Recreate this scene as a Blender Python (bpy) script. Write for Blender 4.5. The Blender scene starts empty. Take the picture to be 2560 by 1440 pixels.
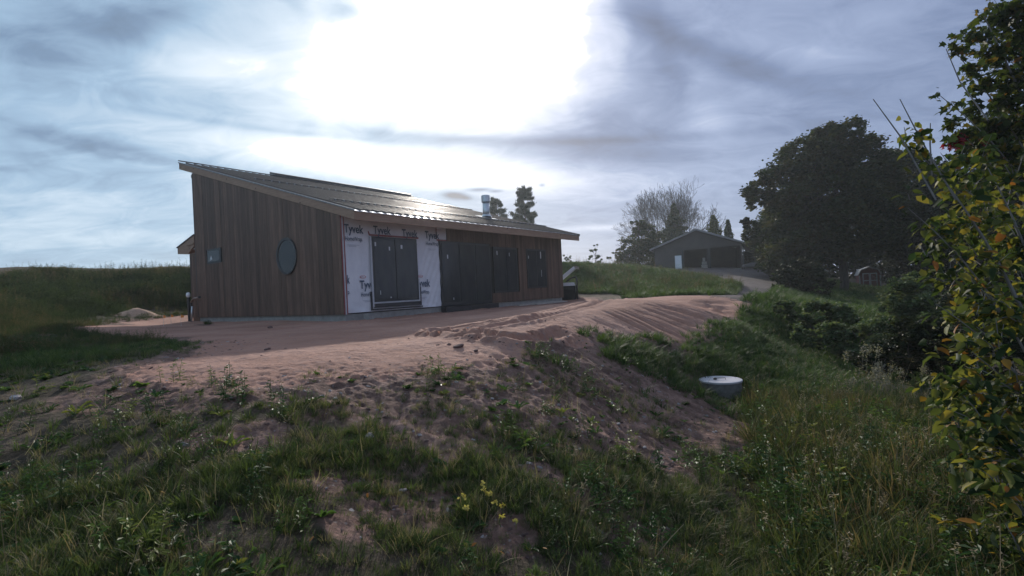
import bpy, math, random
import numpy as np
from mathutils import Vector, Matrix, Euler
random.seed(7); rng = np.random.default_rng(7)
R = math.radians
SC = bpy.context.scene
COL = SC.collection

# ------------------------------------------------------------------ camera
CAM_POS = Vector((0, 0, 0.4581))
cam_data = bpy.data.cameras.new('camera'); cam_data.sensor_width = 36.0
cam_data.lens = 36.0 * 1300 / 2560; cam_data.clip_start = 0.05; cam_data.clip_end = 2000
cam = bpy.data.objects.new('camera', cam_data); COL.objects.link(cam)
cam.matrix_world = Matrix([[0.998776, 0.049459, -0.0, 0.0], [0.000202, -0.004085, -0.999992, 0.0], [-0.049459, 0.998768, -0.00409, 0.458056], [0.0, 0.0, 0.0, 1.0]])
SC.camera = cam
# ------------------------------------------------------------------ exposure
SC.view_settings.view_transform = 'Standard'; SC.view_settings.look = 'None'
SC.view_settings.gamma = 1.0; SC.view_settings.use_curve_mapping = False
SC.view_settings.exposure = 0.75
# ------------------------------------------------------------------ sun
SUN_AZ, SUN_EL = R(-6), R(21.5)
sd = Vector((math.sin(SUN_AZ) * math.cos(SUN_EL), math.cos(SUN_AZ) * math.cos(SUN_EL), math.sin(SUN_EL)))
sun_data = bpy.data.lights.new('sun', 'SUN'); sun_data.energy = 2.6; sun_data.angle = R(1.2); sun_data.color = (1.0, .92, .83)
sun = bpy.data.objects.new('sun', sun_data); COL.objects.link(sun)
sun.rotation_euler = (-sd).to_track_quat('-Z', 'Y').to_euler()

# ------------------------------------------------------------------ node helpers
class NT:
    def __init__(s, tree): s.t = tree; s.n = tree.nodes; s.l = tree.links
    def node(s, typ, **kw):
        n = s.n.new(typ)
        for k, v in kw.items(): setattr(n, k, v)
        return n
    def put(s, sock, v):
        if v is None: return
        if isinstance(v, bpy.types.NodeSocket): s.l.new(v, sock)
        else: sock.default_value = v
    def m(s, op, a, b=None, c=None, clamp=False):
        n = s.node('ShaderNodeMath', operation=op, use_clamp=clamp)
        s.put(n.inputs[0], a); s.put(n.inputs[1], b); s.put(n.inputs[2], c)
        return n.outputs[0]
    def mix(s, f, a, b, typ='MIX'):
        n = s.node('ShaderNodeMix', data_type='RGBA', blend_type=typ)
        s.put(n.inputs[0], f); s.put(n.inputs[6], a); s.put(n.inputs[7], b)
        return n.outputs[2]
    def noise(s, vec, scale, detail=4, rough=.55, dist=0, dims='3D'):
        n = s.node('ShaderNodeTexNoise', noise_dimensions=dims)
        if vec is not None: s.put(n.inputs['Vector'], vec)
        n.inputs['Scale'].default_value = scale; n.inputs['Detail'].default_value = detail
        n.inputs['Roughness'].default_value = rough; n.inputs['Distortion'].default_value = dist
        return n.outputs['Fac']
    def ramp(s, f, stops, interp='LINEAR'):
        n = s.node('ShaderNodeValToRGB'); cr = n.color_ramp; cr.interpolation = interp
        while len(cr.elements) < len(stops): cr.elements.new(.5)
        for e, (p, c) in zip(cr.elements, stops):
            e.position = p; e.color = (*c, 1) if len(c) == 3 else c
        s.put(n.inputs[0], f)
        return n.outputs[0]
    def maprange(s, v, a, b, c=0., d=1., smooth=False):
        n = s.node('ShaderNodeMapRange'); n.clamp = True
        if smooth: n.interpolation_type = 'SMOOTHSTEP'
        s.put(n.inputs[0], v)
        for i, x in enumerate((a, b, c, d)): s.put(n.inputs[i + 1], x)
        return n.outputs[0]
    def scale_vec(s, vec, sc, loc=(0, 0, 0), rot=(0, 0, 0)):
        n = s.node('ShaderNodeMapping'); s.put(n.inputs[0], vec)
        n.inputs['Scale'].default_value = sc; n.inputs['Location'].default_value = loc; n.inputs['Rotation'].default_value = rot
        return n.outputs[0]

# ------------------------------------------------------------------ world: nishita sky under layered cloud
world = bpy.data.worlds.new('World'); SC.world = world; world.use_nodes = True
w = NT(world.node_tree); w.n.clear()
sky = w.node('ShaderNodeTexSky', sky_type='NISHITA', sun_disc=False, sun_elevation=SUN_EL, sun_rotation=SUN_AZ)
tc = w.node('ShaderNodeTexCoord').outputs['Generated']
sep = w.node('ShaderNodeSeparateXYZ'); w.put(sep.inputs[0], tc)
zc = w.m('MAXIMUM', sep.outputs[2], -.05)
az = w.m('MULTIPLY', w.m('ARCTAN2', sep.outputs[0], sep.outputs[1]), 57.2958)
el = w.m('MULTIPLY', w.m('ARCSINE', sep.outputs[2]), 57.2958)
# cloud-layer coordinates (a flat layer far above the ground)
inv = w.m('DIVIDE', 1., w.m('ADD', w.m('MAXIMUM', sep.outputs[2], 0.), .22))
comb = w.node('ShaderNodeCombineXYZ'); w.put(comb.inputs[0], w.m('MULTIPLY', sep.outputs[0], inv)); w.put(comb.inputs[1], w.m('MULTIPLY', sep.outputs[1], inv))
layer = comb.outputs[0]
n_big = w.noise(w.scale_vec(layer, (1.0, 1.0, 1)), 1.3, 5, .5, .4)
n_b2 = w.noise(w.scale_vec(layer, (1.0, 1.0, 1), (7, 3, 0)), 1.5, 5, .5, .4)
n_fine = w.noise(w.scale_vec(layer, (1.0, 1.6, 1), (3, 9, 0), (0, 0, .5)), 4.2, 9, .62, 1.0)
azw = w.m('ADD', az, w.m('MULTIPLY', w.m('SUBTRACT', n_big, .5), 26.))
elw = w.m('ADD', el, w.m('MULTIPLY', w.m('SUBTRACT', n_b2, .5), 13.))
def blob(ca, ce, sa, se, rot=0, warp=1.):
    da = w.m('SUBTRACT', azw if warp else az, ca); de = w.m('SUBTRACT', elw if warp else el, ce)
    c_, s_ = math.cos(R(rot)), math.sin(R(rot))
    x = w.m('ADD', w.m('MULTIPLY', da, c_ / sa), w.m('MULTIPLY', de, s_ / sa))
    y = w.m('ADD', w.m('MULTIPLY', da, -s_ / se), w.m('MULTIPLY', de, c_ / se))
    q = w.m('ADD', w.m('MULTIPLY', x, x), w.m('MULTIPLY', y, y))
    return w.m('EXPONENT', w.m('MULTIPLY', q, -1.))
side = w.maprange(az, -18., 12., smooth=True)
t = w.m('ADD', w.m('MULTIPLY_ADD', side, -.06, .48), w.m('MULTIPLY', w.m('SUBTRACT', n_fine, .5), .42))
for (ca, ce, sa, se, rot, wt, wp) in [(-3.41, 27.27, 10.37, 7.41, 0, 1.15, 1), (-1.11, 21.34, 12.73, 4.38, -6, 0.6, 1), (6.66, 26.05, 5.6, 4.11, 0, 0.35, 1), (-6.79, 35.59, 9.66, 6.44, 0, 0.8, 1), (-15.19, 23.1, 9.63, 4.44, -10, 0.42, 1), (-25.35, 20.13, 10.38, 3.8, -15, 0.22, 1), (-13.19, 13.93, 17.05, 1.71, -6, 0.62, 0), (-0.73, 12.02, 11.11, 1.71, -4, 0.22, 0), (-26.44, 11.97, 10.87, 1.45, -4, 0.16, 1), (21.07, 16.08, 4.51, 4.13, -30, 0.15, 1), (16.72, 23.77, 4.0, 1.09, -35, 0.14, 0), (28.3, 21.19, 8.56, 1.32, -22, 0.1, 0), (-32.7, 20.19, 7.45, 2.17, 18, 0.14, 1), (-40.78, 7.34, 14.36, 1.72, 0, 0.14, 1), (10.11, 10.06, 10.12, 1.69, 0, 0.1, 0), (7.76, 6.3, 9.49, 0.39, 0, 0.22, 0), (10.64, 20.12, 5.1, 5.89, -35, -0.26, 1), (15.84, 22.83, 2.22, 5.55, 20, -0.26, 1), (23.62, 21.15, 10.49, 1.19, -28, -0.24, 0), (32.84, 12.91, 8.52, 1.97, -30, -0.06, 1), (-0.52, 16.08, 25.82, 0.5, -4, -0.24, 0), (12.85, 13.75, 9.37, 0.98, -7, -0.17, 0), (-19.53, 16.6, 12.53, 0.38, -3, -0.2, 0), (9.58, 16.3, 5.7, 1.38, 0, -0.1, 1), (-39.14, 23.54, 5.58, 1.86, 20, -0.28, 1), (-43.05, 18.55, 4.08, 1.53, 0, -0.22, 1), (-35.67, 13.78, 10.22, 0.62, -8, -0.2, 0), (-39.33, 12.05, 7.56, 0.41, 4, -0.14, 1), (-23.58, 26.45, 3.29, 0.99, -15, -0.16, 1), (-16.55, 27.86, 2.07, 0.83, 0, -0.34, 0), (41.53, 18.18, 10.62, 6.9, 0, -0.12, 1), (35.56, 5.71, 12.86, 2.57, 0, -0.08, 0), (-5.78, 10.55, 1.11, 0.34, -5, -0.8, 0), (-4.57, 10.25, 0.6, 0.21, -5, -0.4, 0), (-2.99, 11.09, 1.29, 0.21, 0, -0.5, 0), (-1.23, 10.85, 0.77, 0.17, 0, -0.4, 0), (3.86, 11.22, 0.34, 0.17, 0, -0.35, 0)]:
    t = w.m('MULTIPLY_ADD', blob(ca, ce, sa, se, rot, wp), wt, t)
t = w.m('MAXIMUM', t, 0.)
cool = w.ramp(t, [(0, (.10, .145, .22)), (.3, (.185, .285, .43)), (.5, (.335, .49, .665)), (.75, (.66, .78, .90)), (1, (1., 1.02, 1.05))])
mauve = w.ramp(t, [(0, (.12, .14, .215)), (.3, (.20, .26, .42)), (.5, (.335, .41, .60)), (.75, (.66, .72, .89)), (1, (1., 1., 1.04))])
cloud = w.mix(side, cool, mauve)
hot = w.maprange(t, .85, 1.6, 1.0, 4.5)
cs = w.node('ShaderNodeVectorMath', operation='SCALE'); w.put(cs.inputs[0], cloud); w.put(cs.inputs['Scale'], w.m('MULTIPLY', hot, 6.2))
final = w.mix(.94, sky.outputs[0], cs.outputs[0])
bg = w.node('ShaderNodeBackground'); w.put(bg.inputs[0], final); bg.inputs[1].default_value = 0.1
wo = w.node('ShaderNodeOutputWorld'); w.l.new(bg.outputs[0], wo.inputs[0])

# ------------------------------------------------------------------ materials
MATS = {}
def new_mat(name):
    m = bpy.data.materials.new(name); m.use_nodes = True; t = NT(m.node_tree); t.n.clear()
    out = t.node('ShaderNodeOutputMaterial'); b = t.node('ShaderNodeBsdfPrincipled'); t.l.new(b.outputs[0], out.inputs[0])
    MATS[name] = m
    return m, t, b, out
def pmat(name, c1, c2, scale=4., rough=.7, bump=0., bscale=None, metal=0., stretch=(1, 1, 1), spec=.5, rand=0., coord='Object', c3=None):
    m, t, b, out = new_mat(name)
    co = t.node('ShaderNodeTexCoord').outputs[coord]
    v = t.scale_vec(co, stretch)
    f = t.noise(v, scale, 6, .6)
    stops = [(.3, c1), (.7, c2)] if c3 is None else [(.28, c1), (.5, c2), (.72, c3)]
    col = t.ramp(f, stops)
    if rand:
        oi = t.node('ShaderNodeObjectInfo').outputs['Random']
        k = t.maprange(oi, 0, 1, 1 - rand, 1 + rand)
        vm = t.node('ShaderNodeVectorMath', operation='SCALE'); t.put(vm.inputs[0], col); t.put(vm.inputs['Scale'], k); col = vm.outputs[0]
    t.put(b.inputs['Base Color'], col); b.inputs['Roughness'].default_value = rough; b.inputs['Metallic'].default_value = metal
    b.inputs['Specular IOR Level'].default_value = spec
    if bump:
        bn = t.node('ShaderNodeBump'); bn.inputs['Strength'].default_value = bump; bn.inputs['Distance'].default_value = .02
        t.put(bn.inputs['Height'], t.noise(v, bscale or scale * 4, 6, .65)); t.l.new(bn.outputs[0], b.inputs['Normal'])
    return m
def leaf_mat(name, stops, transl=.35, rough=.55, src='attr', spec=.06):
    m, t, b, out = new_mat(name)
    if src == 'attr':
        a = t.node('ShaderNodeAttribute'); a.attribute_name = 'rnd'; f = a.outputs['Fac']
    else: f = t.node('ShaderNodeObjectInfo').outputs['Random']
    col = t.ramp(f, stops)
    geo = t.node('ShaderNodeNewGeometry')
    v = t.mix(t.noise(geo.outputs['Position'], 9., 3), (.75, .75, .75, 1), (1.2, 1.2, 1.2, 1))
    col = t.mix(1., col, v, 'MULTIPLY')
    t.put(b.inputs['Base Color'], col); b.inputs['Roughness'].default_value = rough; b.inputs['Specular IOR Level'].default_value = spec
    tr = t.node('ShaderNodeBsdfTranslucent'); t.put(tr.inputs[0], t.mix(1., col, (1.3, 1.35, .7, 1), 'MULTIPLY'))
    mx = t.node('ShaderNodeMixShader'); mx.inputs[0].default_value = transl
    t.l.new(b.outputs[0], mx.inputs[1]); t.l.new(tr.outputs[0], mx.inputs[2]); t.l.new(mx.outputs[0], out.inputs[0])
    return m

siding = pmat('cedar_siding', (.068, .036, .024), (.115, .063, .043), 3., .72, .5, 40, stretch=(4, 4, .5), rand=.38, c3=(.165, .088, .058))
fir = pmat('raw_fir', (.30, .185, .125), (.42, .27, .18), 2.5, .75, .3, 30, stretch=(1, 1, 5), rand=.06)
m, t, b, out = new_mat('knotty_fir')
co = t.node('ShaderNodeTexCoord').outputs['Object']
g = t.noise(t.scale_vec(co, (1, 1, 9)), 3., 6, .6)
col = t.ramp(g, [(.3, (.25, .15, .10)), (.7, (.37, .235, .16))])
vo = t.node('ShaderNodeTexVoronoi'); t.put(vo.inputs['Vector'], co); vo.inputs['Scale'].default_value = 3.1
kn = t.maprange(vo.outputs['Distance'], .06, .12)
t.put(b.inputs['Base Color'], t.mix(kn, (.07, .035, .02, 1), col)); b.inputs['Roughness'].default_value = .75
roofm, t, b, out = new_mat('brown_roof_metal')
b.inputs['Base Color'].default_value = (.10, .078, .07, 1); b.inputs['Metallic'].default_value = .05
b.inputs['Specular IOR Level'].default_value = .32
co = t.node('ShaderNodeTexCoord').outputs['Object']
bn = t.node('ShaderNodeBump'); bn.inputs['Strength'].default_value = .12; bn.inputs['Distance'].default_value = .01
t.put(bn.inputs['Height'], t.noise(t.scale_vec(co, (1, .3, 1)), 3, 3)); t.l.new(bn.outputs[0], b.inputs['Normal'])
t.put(b.inputs['Roughness'], t.maprange(t.noise(co, 1.7, 5), .3, .7, .42, .56))
glintmetal = pmat('bare_panel_metal', (.62, .62, .64), (.72, .72, .74), 4, .22, metal=.9)  # pale shiny metal puts the eave's bright sky reflection into the colour
darkmetal = pmat('dark_trim_metal', (.03, .028, .028), (.045, .04, .04), 3, .4)
galv = pmat('galvanised_steel', (.45, .47, .49), (.62, .64, .66), 9, .3, metal=.85)
galvd = pmat('dull_galvanised', (.16, .16, .17), (.24, .24, .25), 9, .5, metal=.6)
riserm = pmat('dark_concrete', (.10, .098, .092), (.17, .165, .155), 6, .9, .5, 30)  # darker grey concrete for the riser rings
concrete = pmat('concrete', (.23, .22, .21), (.34, .33, .31), 5, .9, .5, 30)
frame_m = pmat('black_frame', (.018, .019, .022), (.03, .03, .034), 5, .45)
m, t, b, out = new_mat('window_glass'); b.inputs['Base Color'].default_value = (.010, .013, .018, 1); b.inputs['Roughness'].default_value = .04; b.inputs['Specular IOR Level'].default_value = .26
glass = m
m, t, b, out = new_mat('filmed_glass'); b.inputs['Roughness'].default_value = .09; b.inputs['Specular IOR Level'].default_value = .34
co = t.node('ShaderNodeTexCoord').outputs['Object']
t.put(b.inputs['Base Color'], t.ramp(t.noise(t.scale_vec(co, (2, 1, .6)), 2.2, 5), [(.35, (.035, .037, .042)), (.65, (.055, .055, .056))]))
filmglass = m
m, t, b, out = new_mat('house_wrap')
co = t.node('ShaderNodeTexCoord').outputs['Object']
t.put(b.inputs['Base Color'], t.ramp(t.noise(co, 2.5, 6), [(.3, (.66, .65, .69)), (.7, (.78, .77, .80))])); b.inputs['Roughness'].default_value = .5
bn = t.node('ShaderNodeBump'); bn.inputs['Strength'].default_value = .6; bn.inputs['Distance'].default_value = .025
t.put(bn.inputs['Height'], t.noise(t.scale_vec(co, (2.2, 1, .9)), 2.5, 6, .7, 1.2)); t.l.new(bn.outputs[0], b.inputs['Normal'])
wrap = m
ink = pmat('blue_ink', (.05, .08, .13), (.065, .10, .16), 8, .6)
redink = pmat('red_ink', (.42, .10, .10), (.52, .14, .13), 8, .6)
greyink = pmat('grey_ink', (.25, .27, .32), (.3, .32, .36), 8, .6)
redtape = pmat('red_tape', (.22, .045, .045), (.30, .06, .06), 6, .5)
silvertape = pmat('silver_tape', (.42, .42, .45), (.52, .52, .55), 8, .35)
blacktape = pmat('black_flashing', (.02, .02, .024), (.035, .034, .04), 6, .35)
sticker = pmat('sticker_paper', (.62, .62, .64), (.72, .72, .73), 8, .6)
white = pmat('white_paint', (.78, .78, .80), (.86, .86, .87), 3, .5)
whiteP = pmat('white_plastic', (.78, .78, .82), (.86, .86, .90), 3, .4, .2, 8)
lidm = pmat('pale_lid', (.34, .33, .36), (.44, .43, .46), 7, .55, .3, 40)
garage_m = pmat('dark_lap_siding', (.055, .045, .042), (.08, .066, .062), 1.4, .7)
shingle = pmat('pale_roof', (.22, .21, .21), (.32, .30, .30), 4, .8)
black_m = pmat('dark_interior', (.012, .012, .013), (.022, .021, .02), 2, .9)
barnred = pmat('barn_red', (.13, .035, .035), (.19, .055, .05), 4, .8)
trimw = pmat('weathered_trim', (.50, .47, .49), (.62, .58, .60), 5, .8)
copper = pmat('dull_copper', (.18, .12, .10), (.28, .2, .17), 9, .4, metal=.4)
orange = pmat('orange_flag', (.75, .22, .03), (.85, .30, .05), 5, .6)
bark = pmat('bark', (.055, .045, .038), (.12, .10, .085), 7, .95, .8, 30, stretch=(1, 1, .3))
darktwig = pmat('dark_twig', (.05, .045, .042), (.085, .075, .07), 7, .9)
greybark = pmat('grey_twig', (.13, .12, .115), (.20, .185, .175), 7, .9)
stone_m = pmat('field_stone', (.22, .19, .19), (.40, .36, .35), 9, .9, .6, 30)
clod_m = pmat('dark_clod', (.10, .06, .055), (.17, .10, .09), 12, .95, .8, 30)
plank_m = pmat('grey_plank', (.32, .28, .25), (.46, .41, .37), 6, .85)
sandpile = pmat('orange_sand', (.40, .25, .17), (.50, .32, .23), 8, .95, .6, 30)

def L(*c): return [(i / (len(c) - 1) if len(c) > 1 else 0, x) for i, x in enumerate(c)]
leaf_dark = leaf_mat('maple_leaves', L((.018, .028, .014), (.03, .045, .018), (.05, .065, .022), (.075, .065, .025), (.04, .05, .02)), .25)
leaf_deep = leaf_mat('deep_wood_leaves', L((.012, .018, .012), (.02, .03, .016), (.035, .04, .018), (.05, .035, .018)), .2)
leaf_bush = leaf_mat('bush_leaves', L((.035, .055, .03), (.065, .095, .045), (.10, .135, .065), (.14, .16, .085), (.06, .075, .04)), .3)
leaf_pine = leaf_mat('pine_needles', L((.025, .045, .028), (.045, .07, .04), (.07, .08, .045), (.09, .075, .045)), .15)
leaf_autumn = leaf_mat('autumn_bush', L((.05, .06, .03), (.09, .085, .04), (.12, .09, .04), (.07, .08, .04)), .3)
leaf_yell = leaf_mat('yellow_conifer', L((.07, .09, .03), (.13, .14, .035), (.16, .12, .03)), .3)
leaf_near = leaf_mat('yellowing_leaves', [(0, (.022, .042, .018)), (.25, (.040, .060, .024)), (.5, (.085, .10, .032)), (.72, (.16, .16, .04)), (.88, (.25, .19, .04)), (.96, (.22, .09, .025)), (1, (.14, .06, .03))], .4)
leaf_nearO = leaf_mat('near_leaf_single', [(0, (.022, .04, .018)), (.35, (.038, .060, .025)), (.6, (.088, .105, .034)), (.78, (.18, .17, .04)), (.9, (.27, .19, .038)), (.97, (.26, .10, .025)), (1, (.16, .07, .03))], .4, src='obj')
leaf_maple = leaf_mat('near_maple_leaves', [(0, (.02, .035, .016)), (.4, (.04, .06, .02)), (.75, (.07, .085, .02)), (.9, (.15, .12, .025)), (1, (.2, .08, .03))], .35)
leaf_mapleO = leaf_mat('near_maple_single', [(0, (.02, .035, .016)), (.4, (.04, .06, .02)), (.75, (.07, .085, .02)), (.9, (.15, .12, .025)), (1, (.2, .08, .03))], .35, src='obj')
leaf_red = leaf_mat('crimson_leaves', L((.16, .012, .03), (.26, .02, .04)), .4)
grass_m = leaf_mat('grass_blades', [(0, (.034, .052, .024)), (.35, (.054, .080, .032)), (.62, (.078, .108, .038)), (.8, (.105, .13, .048)), (.9, (.15, .135, .08)), (1, (.20, .165, .12))], .35, .5, 'obj')
lush_m = leaf_mat('lush_grass', [(0, (.03, .06, .022)), (.5, (.055, .095, .03)), (.9, (.09, .135, .036)), (1, (.12, .14, .05))], .35, .5, 'obj')
dry_m = leaf_mat('dry_stems', [(0, (.14, .11, .07)), (.5, (.24, .19, .12)), (1, (.34, .28, .19))], .25, .7, 'obj')
bankgreen_m = leaf_mat('bank_green', [(0, (.028, .045, .022)), (.5, (.05, .075, .03)), (1, (.085, .11, .045))], .3, .7, 'obj')
bank_m = leaf_mat('bank_weeds', [(0, (.04, .058, .025)), (.4, (.07, .09, .035)), (.7, (.11, .105, .05)), (.88, (.15, .11, .065)), (1, (.19, .14, .08))], .3, .7, 'obj')
weed_m = leaf_mat('broad_weed', [(0, (.03, .065, .025)), (.5, (.06, .11, .035)), (.85, (.11, .17, .045)), (1, (.2, .2, .05))], .35, .45, 'obj')
yflower = leaf_mat('yellow_petals', L((.50, .42, .13), (.60, .52, .25)), .3)
fluff = leaf_mat('seed_fluff', L((.17, .16, .135), (.28, .26, .22)), .3)
oleaf = leaf_mat('fallen_leaf', L((.28, .12, .04), (.36, .22, .07), (.24, .15, .08)), .3, src='obj')

# ground material: masks say which soil lies where
def ground_mat(name, kind):
    m, t, b, out = new_mat(name)
    co = t.node('ShaderNodeTexCoord').outputs['Object']
    if kind == 'sand':
        c = t.ramp(t.noise(co, .55, 7, .62), [(.3, (.235, .118, .084)), (.5, (.345, .186, .136)), (.72, (.42, .246, .19))])
        fine = t.noise(co, 11., 8, .75)
        c = t.mix(t.maprange(fine, .34, .50), (.25, .16, .14, 1), c)
        peb = t.node('ShaderNodeTexVoronoi'); t.put(peb.inputs['Vector'], co); peb.inputs['Scale'].default_value = 9.
        c = t.mix(t.maprange(peb.outputs['Distance'], .10, .05), c, (.16, .10, .09, 1))
        h = t.m('ADD', t.noise(co, 14., 8, .7), t.m('MULTIPLY', t.noise(co, 3., 6, .6), 2.)); bs, bd = .8, .035
    elif kind == 'gravel':
        c = t.ramp(t.noise(co, .9, 7, .65), [(.3, (.075, .062, .06)), (.7, (.15, .122, .115))])
        h = t.noise(co, 12, 8, .75); bs, bd = .9, .05
    else:
        a = t.node('ShaderNodeAttribute'); a.attribute_name = 'soil'
        c1 = t.ramp(t.noise(co, 2.2, 8, .7), [(.3, (.045, .038, .024)), (.5, (.085, .065, .045)), (.72, (.15, .11, .08))])
        c2 = t.ramp(t.noise(co, 3.2, 8, .72), [(.3, (.075, .044, .036)), (.5, (.205, .122, .098)), (.68, (.39, .245, .20))])
        peb = t.node('ShaderNodeTexVoronoi'); t.put(peb.inputs['Vector'], co); peb.inputs['Scale'].default_value = 16.
        c2 = t.mix(t.maprange(peb.outputs['Distance'], .22, .1), c2, (.26, .21, .195, 1))
        f = t.m('ADD', a.outputs['Fac'], t.m('MULTIPLY', t.m('SUBTRACT', t.noise(co, 2.2, 7, .7), .5), 1.1), clamp=True)
        c = t.mix(t.maprange(f, .25, .6), c1, c2)
        h = t.m('ADD', t.noise(co, 16., 8, .75), t.m('MULTIPLY', t.noise(co, 4., 6, .6), 2.)); bs, bd = 1., .05
    t.put(b.inputs['Base Color'], c); b.inputs['Roughness'].default_value = .95; b.inputs['Specular IOR Level'].default_value = .15
    bn = t.node('ShaderNodeBump'); bn.inputs['Strength'].default_value = bs; bn.inputs['Distance'].default_value = bd
    t.put(bn.inputs['Height'], h); t.l.new(bn.outputs[0], b.inputs['Normal'])
    return m

# ------------------------------------------------------------------ mesh helpers
def props(o, label=None, cat=None, group=None, kind=None):
    if label: o['label'] = label
    if cat: o['category'] = cat
    if group: o['group'] = group
    if kind: o['kind'] = kind
    return o
def link(name, me, parent=None):
    o = bpy.data.objects.new(name, me); COL.objects.link(o)
    if parent is not None: o.parent = parent
    return o
def empty(name, loc=(0, 0, 0), rotz=0., label=None, cat=None, group=None):
    o = bpy.data.objects.new(name, None); COL.objects.link(o); o.location = loc; o.rotation_euler = (0, 0, rotz)
    o.empty_display_size = .2
    return props(o, label, cat, group)
class MB:
    def __init__(s): s.v = []; s.f = []
    def add(s, vs, fs):
        k = len(s.v); s.v += [tuple(x) for x in vs]; s.f += [tuple(i + k for i in f) for f in fs]; return s
    def box(s, a, b):
        x0, y0, z0 = a; x1, y1, z1 = b
        return s.add([(x0, y0, z0), (x1, y0, z0), (x1, y1, z0), (x0, y1, z0), (x0, y0, z1), (x1, y0, z1), (x1, y1, z1), (x0, y1, z1)],
              [(0, 3, 2, 1), (4, 5, 6, 7), (0, 1, 5, 4), (1, 2, 6, 5), (2, 3, 7, 6), (3, 0, 4, 7)])
    def prism(s, poly, axis, lo, hi):     # polygon in the two other axes, extruded along axis
        n = len(poly); vs = []
        for h in (lo, hi):
            for p in poly:
                q = list(p); q.insert(axis, h); vs.append(q)
        return s.add(vs, [tuple(range(n))[::-1], tuple(range(n, 2 * n))] + [(i, (i + 1) % n, n + (i + 1) % n, n + i) for i in range(n)])
    def tube(s, pts, rad, n=7, cap=True):
        pts = [Vector(p) for p in pts]
        if not hasattr(rad, '__len__'): rad = [rad] * len(pts)
        vs = []; prev = None
        for i, p in enumerate(pts):
            d = (pts[min(i + 1, len(pts) - 1)] - pts[max(i - 1, 0)]).normalized()
            a = d.orthogonal().normalized() if prev is None else (prev - d * prev.dot(d)).normalized()
            prev = a; c_ = d.cross(a)
            for k in range(n):
                th = 2 * math.pi * k / n; vs.append(p + (a * math.cos(th) + c_ * math.sin(th)) * rad[i])
        fs = [(i * n + k, i * n + (k + 1) % n, (i + 1) * n + (k + 1) % n, (i + 1) * n + k) for i in range(len(pts) - 1) for k in range(n)]
        if cap: fs += [tuple(range(n))[::-1], tuple(range((len(pts) - 1) * n, len(pts) * n))]
        return s.add(vs, fs)
    def lathe(s, prof, n=24, c=(0, 0, 0)):
        vs = [(c[0] + r * math.cos(2 * math.pi * k / n), c[1] + r * math.sin(2 * math.pi * k / n), c[2] + z) for r, z in prof for k in range(n)]
        fs = [(i * n + k, i * n + (k + 1) % n, (i + 1) * n + (k + 1) % n, (i + 1) * n + k) for i in range(len(prof) - 1) for k in range(n)]
        fs += [tuple(range(n))[::-1], tuple(range((len(prof) - 1) * n, len(prof) * n))]
        return s.add(vs, fs)
    def build(s, name, mat, parent=None, smooth=False, bevel=0.):
        me = bpy.data.meshes.new(name); me.from_pydata(s.v, [], s.f); me.materials.append(mat)
        if smooth: me.shade_smooth()
        me.update()
        o = link(name, me, parent)
        if bevel:
            b = o.modifiers.new('bevel', 'BEVEL'); b.width = bevel; b.segments = 1; b.limit_method = 'ANGLE'
        return o
def np_mesh(name, V, F, mat, rnd=None, smooth=False):
    V = np.asarray(V, np.float32).reshape(-1, 3); F = np.asarray(F, np.int32); k = F.shape[1]
    me = bpy.data.meshes.new(name); me.vertices.add(len(V)); me.vertices.foreach_set('co', V.ravel())
    me.loops.add(F.size); me.loops.foreach_set('vertex_index', F.ravel())
    me.polygons.add(len(F)); me.polygons.foreach_set('loop_start', np.arange(0, F.size, k, dtype=np.int32))
    me.materials.append(mat)
    if rnd is not None:
        a = me.attributes.new('rnd', 'FLOAT', 'FACE'); a.data.foreach_set('value', np.asarray(rnd, np.float32))
    me.update(calc_edges=True)
    if smooth: me.shade_smooth()
    return me
def stamp(TV, TF, pos, rot, scale):
    """copies of a template mesh at many places, joined: pos (n,3), rot (n,3,3), scale (n,)"""
    n = len(pos); V = np.einsum('nij,kj->nki', rot, TV) * scale[:, None, None] + pos[:, None, :]
    F = TF[None] + (np.arange(n) * len(TV))[:, None, None]
    return V.reshape(-1, 3), F.reshape(-1, TF.shape[1])
def rand_rot(n, droop=0., tilt=1.0):
    """random leaf frames: x along the leaf, z its normal"""
    th = rng.uniform(0, 2 * np.pi, n); dz = rng.normal(-droop, .35 * tilt, n)
    x = np.stack([np.cos(th), np.sin(th), dz], 1); x /= np.linalg.norm(x, axis=1)[:, None]
    u_ = rng.normal(0, tilt * .7, (n, 3)) + np.array([0, 0, 1.]); y = np.cross(u_, x); y /= np.linalg.norm(y, axis=1)[:, None] + 1e-9
    z = np.cross(x, y)
    return np.stack([x, y, z], 2)
QUAD = (np.array([(-.5, 0, 0), (0, -.34, .06), (.5, 0, 0), (0, .34, .06)]), np.array([(0, 1, 2, 3)]))
# pointed leaf with a folded midrib (6 triangles as quads)
LEAF = (np.array([(0, 0, 0), (.3, .27, .05), (.72, .22, .02), (1, 0, -.12), (.72, -.22, .02), (.3, -.27, .05), (.35, 0, -.02), (.7, 0, -.05)]),
        np.array([(0, 6, 1, 1), (6, 7, 2, 1), (7, 3, 2, 2), (0, 5, 6, 6), (5, 4, 7, 6), (4, 3, 7, 7)]))
def tri_template(V, polys):
    F = []
    for p in polys:
        for i in range(1, len(p) - 1): F.append((p[0], p[i], p[i + 1]))
    return np.array(V, float), np.array(F)
LEAF = tri_template([(0, 0, 0), (.3, .27, .05), (.72, .22, .02), (1, 0, -.12), (.72, -.22, .02), (.3, -.27, .05), (.35, 0, -.02), (.7, 0, -.05)],
                    [(0, 6, 1), (6, 7, 2, 1), (7, 3, 2), (0, 5, 6), (5, 4, 7, 6), (4, 3, 7)])
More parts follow.
